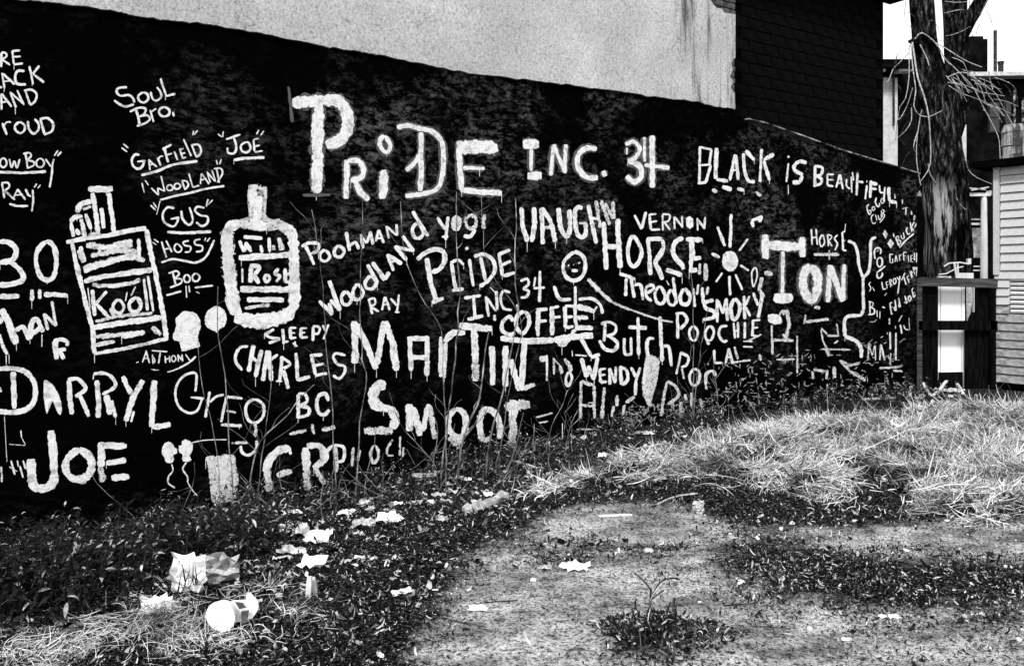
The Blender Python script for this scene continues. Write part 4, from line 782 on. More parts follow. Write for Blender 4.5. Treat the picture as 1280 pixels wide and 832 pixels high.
# ------------------------------------------------------------ fence between the wall and the shed
YF = 12.35
FE = thing('board_fence', at(1196, 486, YF), 'dark board fence with a grey top rail and a gap in its middle', 'fence')
def fbox(x0, x1, y0, y1, y, t, name, m, par=FE): return quadbox(x0, x1, y0, y1, y, t, name, m, par)
for i in range(6):
    x0 = 1146.5+i*4.4; fbox(x0, x0+4.1, 352+random.uniform(-1, 1), 489, YF+.03+random.uniform(0, .012), .025, 'board', M['fence'])
for i in range(9):
    x0 = 1206.5+i*4.3+(14 if i == 0 else 0)*0
    y0 = 401 if x0 < 1219 else 352; fbox(x0, x0+4.05, y0, 489, YF+.03+random.uniform(0, .012), .025, 'board', M['fence'])
for x0 in (1174, 1180, 1186, 1192, 1198): fbox(x0, x0+5.7, 465+(x0-1190)*-.02, 489, YF+.03+random.uniform(0, .01), .025, 'board', M['fence'])
mb = MB(); mb.box(at(1196, 353, YF-.02), (98/F*YF, .09, .13), 0, ry=.025); mb.build('top_rail', M['rail'], FE)
mb = MB(); mb.box(at(1196, 406.5, YF-.02), (98/F*YF, .08, .135), 0); mb.build('middle_rail', M['fence'], FE)
for x in (1149.5, 1242): fbox(x-3.2, x+3.2, 348, 492, YF-.06, .08, 'post', M['fence' if x > 1200 else 'rail'])
# white door leaning behind the gap
DO = thing('white_door', at(1190, 486, 12.52), 'white boarded door seen through the gap in the dark fence', 'door')
for x0, x1 in ((1170, 1175.2), (1176.4, 1201.2), (1202.4, 1206)):
    quadbox(x0, x1, 352, 486, 12.52+(0 if x1-x0 > 9 else -.01), .04, 'board', M['door'], DO)
quadbox(1168, 1208, 350, 488, 12.58, .03, 'back_panel', M['shade'], DO)
DO2 = thing('leaning_panel', at(1214, 486, 12.9), 'narrow stained white panel with torn edge beside the white door', 'board')
mb = MB(); V = [at(x, y, 12.9) for x, y in ((1207, 486), (1207, 352), (1215, 352), (1216, 375), (1213, 392), (1210, 398), (1209, 430), (1209, 486))]
n = len(V); mb.add(V+[v+np.array([0, .04, 0]) for v in V], [tuple(range(n)), tuple(range(n, 2*n))[::-1]]+[(i, (i+1) % n, (i+1) % n+n, i+n) for i in range(n)]); mb.build('panel', M['oldpaper'], DO2)
quadbox(1217, 1220.5, 350, 390, 12.9, .04, 'strip', M['cream'], DO2)

# ------------------------------------------------------------ forked tree
YT = 13.6
TR = thing('forked_tree', at(1182, 470, YT)*[1, 1, 0], 'old forked tree with dark furrowed bark and bare hanging twigs, behind the fence', 'tree')
def tr(px, py, Yd=YT): return at(px, py, Yd)
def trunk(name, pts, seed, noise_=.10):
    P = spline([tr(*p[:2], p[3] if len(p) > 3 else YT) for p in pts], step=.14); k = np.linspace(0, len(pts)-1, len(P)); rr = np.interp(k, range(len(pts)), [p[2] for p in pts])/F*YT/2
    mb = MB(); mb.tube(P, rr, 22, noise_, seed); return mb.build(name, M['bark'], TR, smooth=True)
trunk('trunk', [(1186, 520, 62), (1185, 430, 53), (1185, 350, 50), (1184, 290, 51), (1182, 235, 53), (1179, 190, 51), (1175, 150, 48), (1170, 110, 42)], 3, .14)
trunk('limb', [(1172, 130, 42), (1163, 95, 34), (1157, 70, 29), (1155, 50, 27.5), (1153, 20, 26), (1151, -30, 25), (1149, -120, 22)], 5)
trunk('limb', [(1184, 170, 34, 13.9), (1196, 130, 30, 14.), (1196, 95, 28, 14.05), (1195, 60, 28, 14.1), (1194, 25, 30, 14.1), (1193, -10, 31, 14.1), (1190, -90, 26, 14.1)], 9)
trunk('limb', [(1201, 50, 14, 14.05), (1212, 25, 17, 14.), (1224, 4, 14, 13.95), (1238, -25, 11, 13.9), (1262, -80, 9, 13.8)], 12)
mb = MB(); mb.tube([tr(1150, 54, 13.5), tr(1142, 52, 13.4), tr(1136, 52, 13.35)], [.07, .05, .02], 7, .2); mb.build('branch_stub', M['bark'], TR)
# pale twigs springing from the stub and drooping; each a twig of its own
TW = [(13.3, .014, [(1143, 49), (1150, 42), (1157, 40), (1165, 44), (1172, 50), (1180, 54), (1192, 62), (1206, 72), (1218, 79), (1228, 84)]),
 (13.3, .016, [(1140, 53), (1142, 75), (1144, 100), (1151, 122), (1156, 145), (1158, 170), (1160, 205), (1154, 220), (1149, 228)]),
 (13.3, .010, [(1160, 205), (1166, 218), (1178, 231), (1190, 244), (1197, 258), (1199, 266)]),
 (13.2, .010, [(1138, 56), (1139, 90), (1141, 115), (1138, 133), (1142, 143), (1149, 147), (1158, 147), (1168, 143), (1178, 138)]),
 (13.35, .011, [(1150, 56), (1161, 74), (1170, 96), (1181, 115), (1186, 132), (1188, 155), (1194, 172), (1199, 184), (1203, 195)]),
 (13.2, .009, [(1136, 66), (1128, 76), (1121, 84), (1115, 98), (1107, 103)]),
 (13.2, .009, [(1137, 58), (1134, 75), (1132, 100), (1128, 125), (1122, 135), (1122, 150)]),
 (13.2, .008, [(1141, 110), (1138, 130), (1132, 142), (1124, 150)]),
 (13.2, .008, [(1139, 135), (1135, 152), (1128, 165), (1122, 172)]),
 (13.3, .012, [(1165, 49), (1176, 60), (1183, 72), (1196, 82), (1208, 93), (1218, 103), (1226, 115), (1233, 130), (1243, 150), (1250, 168), (1251, 183), (1251, 206)]),
 (13.3, .010, [(1184, 97), (1196, 92), (1206, 93), (1216, 101), (1230, 112), (1240, 120), (1250, 138), (1262, 156), (1272, 170), (1280, 176)]),
 (13.3, .008, [(1200, 92), (1214, 104), (1228, 112), (1244, 116), (1256, 120)]),
 (13.3, .009, [(1183, 95), (1186, 104), (1196, 108), (1199, 114), (1205, 117)]),
 (13.2, .006, [(1186, 107), (1195, 116), (1206, 122), (1220, 127), (1238, 134), (1248, 142)]),
 (13.3, .007, [(1190, 72), (1200, 80), (1204, 90), (1218, 90)]),
 (13.4, .007, [(1183, 45), (1196, 41), (1208, 36), (1213, 33)]),
 (13.4, .007, [(1182, 2), (1190, 6), (1205, 5), (1212, 0)]),
 (13.4, .007, [(1180, 17), (1190, 16), (1200, 15), (1208, 16)]),
 (13.4, .006, [(1152, 42), (1158, 32), (1166, 25)]),
 (13.2, .008, [(1147, 165), (1141, 175), (1138, 182), (1139, 188), (1148, 193)]),
 (13.2, .007, [(1236, 88), (1242, 96), (1244, 104), (1241, 112)]),
 (13.2, .007, [(1243, 97), (1256, 106), (1270, 113)]),
 (13.3, .008, [(1208, 201), (1215, 211), (1226, 221), (1240, 230)]),
 (13.1, .007, [(1195, 234), (1199, 242), (1203, 252), (1207, 262)]),
 (13.3, .006, [(1133, 0), (1135, 15), (1134, 30)]),
 (13.5, .006, [(1234, 0), (1232, 12), (1225, 30), (1216, 38)]),
 (13.2, .006, [(1136, 62), (1126, 62), (1122, 68)]),
 (13.2, .010, [(1152, 137), (1151, 160), (1150, 200), (1151, 232)]),
 (13.2, .007, [(1230, 100), (1238, 112), (1246, 125), (1256, 145)])]
for Yd, r, pts in TW:
    r *= .82
    P = spline([tr(x+random.uniform(-.4, .4), y, Yd) for x, y in pts], step=.12); P[:, 1] += .12*np.sin(np.linspace(0, 3.1, len(P)))*random.choice([-1, 1])
    MB().tube(P, np.linspace(r, r*.6, len(P)), 5, .15).build('twig', M['twig'], TR)

# ------------------------------------------------------------ generic ribbons: straw, leaves, blades
def ribbons(name, P, yaw, pitch, Ln, W, bend, tone, m, prof, roll=None, parent=None, org=None, side=0.):
    n = len(P); K = len(prof); t = np.linspace(0, 1, K)
    roll = np.zeros(n) if roll is None else roll
    V = np.empty((n, K, 2, 3)); ds = Ln/(K-1)
    pos = P.copy(); pit = pitch.copy(); yw = yaw.copy()
    sx, sy = -np.sin(yaw), np.cos(yaw)
    for k in range(K):
        d = np.stack([np.cos(yw)*np.cos(pit), np.sin(yw)*np.cos(pit), np.sin(pit)], 1)
        sd_ = np.stack([-np.sin(yw), np.cos(yw), 0*yw], 1); up = np.cross(sd_, d)*-1
        s_ = sd_*np.cos(roll)[:, None]+up*np.sin(roll)[:, None]
        w_ = (W*prof[k]/2)[:, None]
        V[:, k, 0] = pos+s_*w_; V[:, k, 1] = pos-s_*w_
        pos = pos+d*ds[:, None]; pit = pit-bend/(K-1); yw = yw+side*bend/(K-1)
    b0 = np.arange(n)[:, None]*2*K+np.arange(K-1)[None]*2
    Fc = np.stack([b0, b0+1, b0+3, b0+2], -1).reshape(-1, 4)
    tn = np.repeat(tone, 2*K)
    o = mk(name, V.reshape(-1, 3), Fc, m, parent, org, attrs={'tone': tn}); return o
def scatter(n, x0, x1, y0, y1, dens, pw=1.0):
    """points thinning with distance, kept where dens(x,y) beats a random number"""
    xs_, ys_ = [], []; got = 0
    for _ in range(60):
        u = rng.random(n); y = (y0**(1-pw)+(y1**(1-pw)-y0**(1-pw))*u)**(1/(1-pw)) if pw != 1 else y0*(y1/y0)**u
        x = (x0+(x1-x0)*rng.random(n)); 
        keep = rng.random(n) < dens(x, y); keep &= np.abs(x) < y*.75+.6
        d = x*WN[0]+y*WN[1]-WA*WN[0]; keep &= d > .03
        xs_.append(x[keep]); ys_.append(y[keep]); got += keep.sum()
        if got >= n: break
    x = np.concatenate(xs_)[:n]; y = np.concatenate(ys_)[:n]; return x, y
def U(a, b, n): return rng.uniform(a, b, n)
# straw: a matted tangle of dry grass, lying every way, with dark hollows
def straw(name, K, n, y0, y1, lab, Lr=(.05, .20), wr=(.0025, .0058), lift=.0, up=.45, tall=.01, gap=.41):
    x, y = scatter(n, -6, 10, y0, y1, lambda a, b_: np.clip(samp(K, a, b_)*1.25-.08, 0, 1)*np.clip((fbm(a*3.0+3, b_*5.5)-gap)*10, .03, 1), 1.3)
    n = len(x); z = H(x, y)+U(0, .035, n)+lift+.05*samp(K, x, y)*vn(x*6, y*6)
    tone = U(.45, 1.0, n)*.92; tone = np.where(rng.random(n) < .24, U(.005, .08, n), tone); tone *= np.clip(-1.15+4.5*fbm(x*3.6+40, y*6.5), .05, 1.12)
    comb = 8*vn(x*3.3, y*3.3)+4*vn(x*10, y*10); pt = np.where(rng.random(n) < tall, U(.5, 1.35, n), U(-.12, up, n))
    sc = 1+.05*(y-4)
    ribbons(name, np.stack([x, y, z], 1), comb+U(-1.6, 1.6, n), pt, U(*Lr, n)*np.where(rng.random(n) < .12, 1.5, 1), U(*wr, n)*sc, np.where(rng.random(n) < .5, U(.8, 2.6, n), U(-1.2, .6, n)), np.clip(tone, 0, .9), M['straw'], [.8, 1, 1, .9, .7, .3], U(-1.2, 1.2, n), side=U(-1.5, 1.5, n))
    tag(C.objects[-1], lab, 'dry grass', kind='stuff')
straw('dry_grass', K_STRAW, 100000, 5.2, 13, 'pale dead grass matted in a low mound along the far side of the lot')
straw('dry_grass', K_STRAW, 2600, 5.4, 12, 'longer pale dead stems bent over the grass mound', (.14, .30), (.003, .006), .02, .5, .03, .44)
straw('dry_grass', K_STRAW2, 3300, 3.2, 5.2, 'pale dead grass stalks scattered in the near left corner', (.04, .13), (.0016, .0032), 0, .35, .02, .44)
K_LITB = blur(K_LIT, 5); K_DIRTB = np.clip(blur(K_DIRT, 3)*1.15, 0, 1)
# leaf litter: curled scraps, mostly near black, some pale
def litter(name, n, dens, y0, y1, lab, sz=(.007, .038), light=.27, lift=0, pw=2.0, cat='leaf litter'):
    x, y = scatter(n, -5, 9.5, y0, y1, dens, pw); n = len(x)
    tone = U(.002, .02, n); pk_ = rng.random(n) < light; tone = np.where(pk_, U(.03, .72, n)**1.15, tone)
    Ln = (sz[0]+(sz[1]-sz[0])*rng.random(n)**1.8)*(1+.08*(y-3.5))*np.where(rng.random(n) < .25, 1.6, 1)
    ribbons(name, np.stack([x, y, H(x, y)+U(.0, .012, n)+lift], 1), U(0, 6.28, n), U(-.3, .5, n), Ln, Ln*np.where(rng.random(n) < .14, U(.35, .7, n), U(.07, .24, n))+.001, U(-2.6, 3.2, n), tone, M['leaf'], [.35, 1, .8, .9, .2], U(-1.2, 1.2, n), side=U(-1, 1, n))
    tag(C.objects[-1], lab, cat, kind='stuff')
notdirt = lambda a, b_: np.clip(1.05-samp(K_DIRTB, a, b_)*1.1-.6*samp(K_STRAW, a, b_), 0, 1)*np.clip((fbm(a*4, b_*5)-.25)*4, .1, 1)
litter('leaf_litter', 80000, notdirt, 3.2, 9.5, 'dark fallen leaves and scraps carpeting the ground along the wall')
litter('leaf_litter', 17000, lambda a, b_: (samp(K_LITB, a, b_)+.7*samp(K_LIT2, a, b_))*np.clip((fbm(a*5, b_*8)-.36)*5, .05, 1), 3.2, 6.5, 'dark leaf drift lying across the right of the bare path', (.006, .026), .27, .0)
litter('crumbs', 15000, lambda a, b_: samp(K_DIRT, a, b_)*(.10+1.0*np.clip((fbm(a*2.6+5, b_*4.2)-.42)*6, 0, 1)), 3.2, 7.5, 'small dark crumbs and bark scraps on the trodden earth', (.003, .013), .2, .0, cat='debris')
litter('crumbs', 5000, lambda a, b_: samp(K_STRAW, a, b_), 5, 11, 'dark scraps caught in the dead grass', (.02, .05), .3, .03, cat='debris')
# leafy weeds: upright stems set with lance-shaped leaves
def weeds(name, K, nst, hr, nl, lr, lab, lightp, y0, y1, tn=(.004, .06), wall_only=None):
    x, y = scatter(nst, -6, 8, y0, y1, K, 1.3); n = len(x); z = H(x, y); h = U(*hr, n); az = U(0, 6.28, n); lean = U(0, .35, n)
    ribbons(name, np.stack([x, y, z-.02], 1), az, 1.57-lean, h, np.full(n, .006), U(-.1, .5, n), U(.003, .05, n), M['weed'], [1, .9, .8, .6, .3])
    tag(C.objects[-1], lab+', stalks', 'weeds', kind='stuff')
    i = np.repeat(np.arange(n), nl); t = U(.15, 1.02, len(i)); dx = np.sin(lean[i])*h[i]*t
    P = np.stack([x[i]+np.cos(az[i])*dx, y[i]+np.sin(az[i])*dx, z[i]+h[i]*t*np.cos(lean[i]*.8)], 1)
    m_ = len(i); tone = U(*tn, m_); tone = np.where(rng.random(m_) < lightp, U(.12, .5, m_), tone)
    tip = 1-.45*t
    ribbons(name, P, U(0, 6.28, m_), U(-.3, .9, m_), U(*lr, m_)*tip, U(*lr, m_)*tip*.26, U(.3, 1.9, m_), tone, M['weed'], [.15, .8, 1, .7, .08], U(-.6, .6, m_))
    tag(C.objects[-1], lab, 'weeds', kind='stuff')
weeds('weeds', lambda a, b_: samp(K_WEED, a, b_)*(.25+.75*(fbm(a*3, b_*3) > .42)), 720, (.14, .42), 24, (.05, .105), 'dense dark leafy weeds filling the left corner below JOE', .10, 3.3, 7.2, (.002, .022))
weeds('weeds', lambda a, b_: samp(K_WEED, a, b_)*(fbm(a*2.2+9, b_*2.2) > .5), 110, (.12, .34), 11, (.08, .15), 'broader-leaved dark weeds standing among the finer ones on the left', .22, 3.3, 6.5, (.002, .05))
dw = lambda a, b_: a*WN[0]+b_*WN[1]-WA*WN[0]
weeds('weeds', lambda a, b_: np.clip(1-dw(a, b_)/.75, 0, 1)*(fbm(a*2, b_*2) > .44)*(b_ < 11.8), 560, (.07, .26), 15, (.03, .075), 'low weeds growing along the foot of the painted wall', .20, 6.3, 12, (.002, .03))
weeds('weeds', lambda a, b_: np.clip(1-abs(dw(a, b_)-.35)/.45, 0, 1)*sst(9.0, 9.8, b_)*(b_ < 11.6), 120, (.14, .34), 16, (.04, .10), 'taller bushy weeds against the wall under TON', .22, 8.8, 12)
# dead stalks in the far weeds and grass
x, y = scatter(160, -5, 9, 6, 12, lambda a, b_: np.clip(samp(K_STRAW, a, b_)+.15*(dw(a, b_) < .8), 0, 1)*(fbm(a*2+8, b_*2) > .45), 1.3); n = len(x)
ribbons('dead_stalks', np.stack([x, y, H(x, y)], 1), U(0, 6.28, n), U(.5, 1.5, n), U(.15, .5, n), U(.005, .010, n), U(-.3, 1.2, n), U(.2, .7, n), M['straw'], [1, .9, .8, .6, .3])
tag(C.objects[-1], 'thin dead stalks sticking up out of the grass mound', 'stalks', kind='stuff')

# ------------------------------------------------------------ bare saplings in front of the wall, one thing each
SAP = [([(391, 262), (396, 300), (402, 340), (406, 400), (409, 450), (415, 520), (420, 612)], .5, 1.6, 'thin bare sapling rising left of MARTIN past POOHMAN'),
 ([(454, 250), (452, 320), (451, 390), (453, 450), (459, 466), (453, 500), (449, 540), (446, 612)], .5, 1.7, 'straight bare sapling crossing the M of MARTIN up to PRIDE'),
 ([(501, 252), (505, 310), (518, 350), (532, 380), (552, 413), (554, 460), (556, 500), (558, 590)], .5, 1.6, 'bent sapling that crosses the R of MARTIN'),
 ([(571, 240), (570, 300), (575, 350), (573, 390), (570, 438), (565, 480), (562, 507), (557, 545), (552, 592)], .45, 2.2, 'bare sapling in front of the T of MARTIN, reaching the E of PRIDE'),
 ([(610, 415), (607, 445), (603, 476), (597, 505), (590, 518), (583, 534), (576, 560), (572, 598)], .45, 3.0, 'thickest bare sapling, crooked, between MARTIN and SMOOT'),
 ([(644, 248), (645, 300), (644, 346), (648, 379), (646, 400), (640, 430), (632, 476), (622, 515), (614, 545), (607, 585)], .4, 2.4, 'tall bare sapling left of the stick figure down through SMOOT'),
 ([(272, 358), (273, 410), (277, 446), (283, 495), (288, 560), (293, 634)], .7, 1.9, 'bare stem below the round white blot through GREG'),
 ([(249, 425), (252, 468), (258, 506), (268, 545), (277, 634)], .7, 1.2, 'slender stem crossing the G and R of GREG'),
 ([(340, 440), (339, 480), (333, 538), (327, 580), (322, 634)], .6, 1.5, 'slender stem between GREG and BC'),
 ([(392, 480), (372, 500), (360, 517), (345, 532), (326, 552), (316, 590), (310, 636)], .6, 2.1, 'arching twiggy stem leaning right below CHARLES'),
 ([(487, 490), (500, 530), (520, 552), (542, 578), (548, 604)], .5, 1.5, 'stem leaning left across the S of SMOOT'),
 ([(716, 482), (709, 490), (700, 512), (690, 533), (684, 560)], .35, 1.3, 'short stem leaning between SMOOT and WENDY'),
 ([(865, 340), (866, 400), (867, 470), (866, 530)], .3, 1.3, 'upright stem right of BUTCH by the second O of POOCHIE'),
 ([(886, 385), (881, 410), (873, 456), (868, 500), (866, 535)], .3, 1.3, 'stem leaning right beneath POOCHIE'),
 ([(892, 450), (894, 473), (899, 510), (910, 535)], .3, 1.4, 'short stem at the grass edge below LA'),
 ([(601, 240), (604, 290), (607, 320), (620, 350), (645, 385), (652, 410), (640, 470), (628, 540), (620, 585)], .42, 1.3, 'thin curved stem from the E of PRIDE down to SMOOT'),
 ([(300, 596), (320, 618), (345, 642), (352, 655)], .9, 1.8, 'fallen pale stem slanting in the weeds below the rectangle')]
def sapling(pts, off, wpx, lab, seed):
    rr = random.Random(seed); bz = wall_base(pts[-1][0]); P = []
    bp = wall(pts[-1][0], 500, off)
    for x, y in pts:
        u = (x-640)/F; a_ = WA+1.8303*off*1.0; Yd = (WA-(-1)*0)/(u-WT); 
        v = wall(x, y); k = 1-off/abs(float(np.dot(v-np.array([0, 0, CAMZ]), WN)))      # slide towards the camera until off metres clear of the wall
        P.append(np.array([0, 0, CAMZ])+(v-np.array([0, 0, CAMZ]))*k)
    g = P[-1].copy(); gz = float(H(g[0], g[1])); 
    if g[2] > gz: P.append(np.array([g[0], g[1], gz-.02]))
    P = spline([p+np.array([0, rr.uniform(-.02, .02), 0]) for p in P], step=.06); d = P[0][1]; r0 = wpx/F*d/2
    P = P+np.stack([(vn(np.arange(len(P))*.5, seed)-.5)*.018, 0*P[:, 0], 0*P[:, 0]], 1)
    T = thing('bare_sapling', P[-1]*[1, 1, 1], lab, 'sapling', 'bare saplings in front of the painted wall')
    mb = MB(); mb.tube(P, np.linspace(r0*.5, r0*1.05, len(P)), 6, .15, seed); mb.build('stem', M['stem'], T)
    for i in range(rr.randint(3, 6)):
        k = rr.randint(2, max(3, len(P)-4)); a0 = P[min(k, len(P)-1)]; ln = rr.uniform(.10, .42); sg = rr.choice([-1, 1]); dr = WD*sg*rr.uniform(.5, 1)+np.array([0, 0, rr.uniform(.3, 1.1)])+WN*rr.uniform(-.1, .3)
        dr /= np.linalg.norm(dr); q = [a0+dr*ln*t+np.array([0, 0, .06*t*t])+WD*.04*math.sin(t*5+i)*t for t in np.linspace(0, 1, 6)]
        MB().tube(q, np.linspace(r0*.45, r0*.2, 6), 4).build('twig', M['stem'], T)
for i, (pts, off, wpx, lab) in enumerate(SAP): sapling(pts, off, wpx, lab, 40+i)
# thicket of fine twigs low along the wall: beyond counting
mb = MB(); rr = random.Random(5)
for i in range(95):
    px = rr.choice([rr.uniform(150, 480), rr.uniform(380, 900), rr.uniform(450, 720)]); u = (px-640)/F; Yd = WA/(u-WT); b0 = np.array([u*Yd, Yd, 0])+WN*rr.uniform(.1, .8); b0[2] = float(H(b0[0], b0[1]))
    h = rr.uniform(.12, .62); a_ = rr.uniform(-1.1, 1.1); d = WD*math.sin(a_)+np.array([0, 0, math.cos(a_)])+WN*rr.uniform(-.2, .3); q = [b0+d*h*t+WD*.05*math.sin(t*4+i)*t for t in np.linspace(0, 1, 6)]
    mb.tube(q, np.linspace(.004, .0016, 6)*rr.uniform(.6, 1.2), 4, cap=False)
    if rr.random() < .6:
        a0 = q[3]; e = WD*rr.choice([-1, 1])*rr.uniform(.3, 1)+np.array([0, 0, rr.uniform(-.3, .8)]); mb.tube([a0, a0+e*h*.25, a0+e*h*.4+np.array([0, 0, .02])], [.0025, .002, .0012], 4, cap=False)
tag(mb.build('thicket', M['stem']), 'fine bare twigs tangled low against the painted wall', 'twigs', kind='stuff')

# ------------------------------------------------------------ weed tuft with a dead stalk, bottom middle
tb = G(826, 800)
TU = thing('weed_tuft', tb, 'dark leafy weed clump with a dead forked stalk on the bare path', 'weed')
n = 2000; a_ = U(0, 6.28, n); r_ = U(0, 1, n)**.8; x = tb[0]+np.cos(a_)*r_*(.30+.10*np.sin(3*a_+1)); y = tb[1]+np.sin(a_)*r_*.26+.02; keep = fbm(x*14, y*14) > .30; x, y, a_, r_ = x[keep], y[keep], a_[keep], r_[keep]; n = len(x); hh = (.11*np.clip(1-r_**1.2, 0, 1)+.006)
tone = np.where(U(0, 1, n) < .17, U(.10, .7, n), U(.002, .015, n))
o = ribbons('leaves', np.stack([x, y, H(x, y)+hh*U(0, 1, n)], 1), a_+U(-1.6, 1.6, n), U(-.3, .9, n), U(.015, .05, n), U(.005, .013, n), U(-.8, 2.4, n), tone, M['weed'], [.2, .9, 1, .6, .08], U(-.9, .9, n), TU, side=U(-1, 1, n))
n = 70; a_ = U(0, 6.28, n); r_ = U(0, .22, n); x = tb[0]+np.cos(a_)*r_; y = tb[1]+np.sin(a_)*r_
ribbons('blades', np.stack([x, y, H(x, y)], 1), U(0, 6.28, n), U(.7, 1.5, n), U(.05, .14, n), U(.003, .006, n), U(-.3, 1.1, n), U(.003, .25, n)**1.5, M['weed'], [.8, 1, .8, .5, .1], None, TU)
for pts, r in (([(811, 830), (811, 800), (812, 765), (813, 750), (814, 735)], .0055), ([(814, 737), (806, 727), (797, 719), (793, 716)], .004), ([(813, 752), (820, 735), (828, 725), (842, 722), (850, 724)], .0035), ([(813, 750), (823, 742), (830, 737)], .003), ([(842, 765), (842, 755), (843, 747)], .006), ([(833, 770), (836, 758), (838, 752)], .004), ([(795, 760), (794, 752), (796, 748)], .004), ([(809, 808), (813, 790), (811, 772)], .003)):
    Y0 = tb[1]; q = [at(x_, y_, Y0) for x_, y_ in pts]; MB().tube(spline(q, step=.02), r, 5, .2).build('stalk', M['deadstem'], TU)
for pts in ([(813, 750), (818, 740), (826, 730), (834, 724)], [(811, 800), (815, 790), (810, 775), (813, 760)]):
    MB().tube(spline([at(x_, y_, tb[1]-.02) for x_, y_ in pts], step=.02), .0022, 4).build('dry_stalk', M['twig'], TU)

# ------------------------------------------------------------ litter objects
def crumple(name, px, py, wpx, hpx, lab, cat, m='paper', seed=0, stand=0., amp=.35, rz=0, flatn=.35, dz=0, group=None):
    g = G(px, py+hpx*.4); Yd = g[1]; w_ = wpx/F*Yd; h_ = hpx/F*Yd; r2 = np.random.default_rng(seed); n = 7
    V = []; cut = r2.uniform(.85 if stand else .62, 1.08, 4*n)
    for i in range(n):
        for j in range(n):
            u, v = i/(n-1)-.5, j/(n-1)-.5; rr_ = max(abs(u), abs(v))*2; e = 1+(cut[int((math.atan2(v, u)+math.pi)/6.2832*(4*n-1))]-1)*rr_**2
            x = (u*e+r2.uniform(-.06, .06)*amp)*w_; t = v*e+r2.uniform(-.06, .06)*amp; zz = r2.random()**1.4
            if stand: X_ = (x, (zz-.4)*amp*.7*w_+.25*w_*abs(u)*stand, (t+.5)*h_)
            else: X_ = (x, t*h_*1.7, h_*(.10+1.0*zz*(1-.55*rr_))*(1 if amp > .2 else .35)+(.8*h_*max(0, t)))
            c_, s_ = math.cos(rz), math.sin(rz); V.append((g[0]+X_[0]*c_-X_[1]*s_, g[1]+X_[0]*s_+X_[1]*c_, g[2]+X_[2]+.003+dz))
    Fc = []
    for i in range(n-1):
        for j in range(n-1):
            q = (i*n+j, (i+1)*n+j, (i+1)*n+j+1, i*n+j+1)
            Fc += [q[:3], (q[0], q[2], q[3])] if (i+j) % 2 else [(q[0], q[1], q[3]), q[1:]]
    o = mk(name, V, Fc, M[m], None, g); sm = o.modifiers.new('t', 'SOLIDIFY'); sm.thickness = .0012
    return tag(o, lab, cat, group)
PP = [('crumpled_paper', 368, 662, 46, 22, 'large crumpled white paper at the right edge of the leafy weeds', 'paper', 'paper', 0),
 ('crumpled_paper', 396, 672, 34, 20, 'crumpled white paper just right of the largest one', 'paper', 'paper', 0),
 ('crumpled_paper', 366, 688, 40, 14, 'soiled grey paper half buried below the crumpled white papers', 'paper', 'oldpaper', 0),
 ('crumpled_paper', 390, 702, 34, 20, 'white crumpled ball of paper above the two upright pale boards', 'paper', 'paper', 0),
 ('crumpled_paper', 455, 652, 28, 16, 'soiled folded card with a pale face, left of the hollow paper', 'card', 'oldpaper', 0),
 ('crumpled_paper', 486, 647, 36, 18, 'hollow curled white paper among leaves left of the pale log', 'paper', 'paper', 0),
 ('crumpled_paper', 432, 640, 22, 10, 'small white scrap left of the soiled card', 'paper', 'paper', 0),
 ('crumpled_paper', 455, 628, 18, 9, 'small torn scrap under the white lettering, above the soiled card', 'paper', 'paper', 0),
 ('crumpled_paper', 497, 629, 18, 7, 'thin white scrap above the hollow curled paper', 'paper', 'paper', 0),
 ('crumpled_paper', 553, 648, 16, 10, 'small torn paper between the hollow paper and the pale log', 'paper', 'oldpaper', 0),
 ('crumpled_paper', 718, 708, 42, 16, 'flat crumpled white paper in the middle of the bare path', 'paper', 'paper', 0),
 ('crumpled_paper', 682, 709, 20, 7, 'small soiled paper just left of the flat white one on the path', 'paper', 'oldpaper', 0),
 ('crumpled_paper', 667, 725, 8, 5, 'tiny white square of paper on the bare path', 'paper', 'paper', 0),
 ('crumpled_paper', 597, 760, 26, 9, 'pale flat chip of card near the bottom centre of the path', 'card', 'paper', 0),
 ('crumpled_paper', 365, 640, 26, 9, 'torn paper strip above the large crumpled white paper', 'paper', 'paper', 0),
 ('crumpled_paper', 577, 598, 26, 7, 'curved pale scrap near the wall, below SMOOT', 'paper', 'paper', 0),
 ('crumpled_paper', 548, 618, 18, 7, 'pale rectangular scrap among twigs left of the pale log', 'paper', 'oldpaper', 0),
 ('crumpled_paper', 610, 617, 12, 8, 'round pale scrap just above the pale log', 'paper', 'paper', 0),
 ('crumpled_paper', 805, 541, 26, 7, 'pale scrap at the wall foot below WENDY', 'paper', 'oldpaper', 0),
 ('crumpled_paper', 753, 569, 13, 9, 'small white square of paper at the start of the dead grass', 'paper', 'paper', 0),
 ('crumpled_paper', 680, 616, 16, 5, 'thin white scrap right of the pale log', 'paper', 'paper', 0),
 ('crumpled_paper', 382, 594, 14, 11, 'pale round scrap against the wall below the painted R', 'paper', 'oldpaper', 0),
 ('crumpled_paper', 205, 622, 26, 9, 'soiled paper showing through the weeds left of the painted rectangle', 'paper', 'oldpaper', 0),
 ('crumpled_paper', 1058, 799, 14, 5, 'small white scrap in the near end of the leaf drift', 'paper', 'paper', 0),
 ('crumpled_paper', 1112, 771, 30, 6, 'thin white strip lying on the dark leaf drift', 'paper', 'paper', 0),
 ('crumpled_paper', 1188, 488, 30, 8, 'pale stiff scrap by the foot of the dark fence', 'paper', 'oldpaper', 0),
 ('crumpled_paper', 1215, 479, 7, 8, 'small white scrap standing below the white door', 'paper', 'paper', 0),
 ('crumpled_paper', 1278, 519, 8, 12, 'white scrap at the right edge of the dead grass', 'paper', 'paper', 0),
 ('crumpled_paper', 276, 697, 20, 8, 'pale torn flap above the soiled crumpled bag', 'paper', 'oldpaper', 0)]
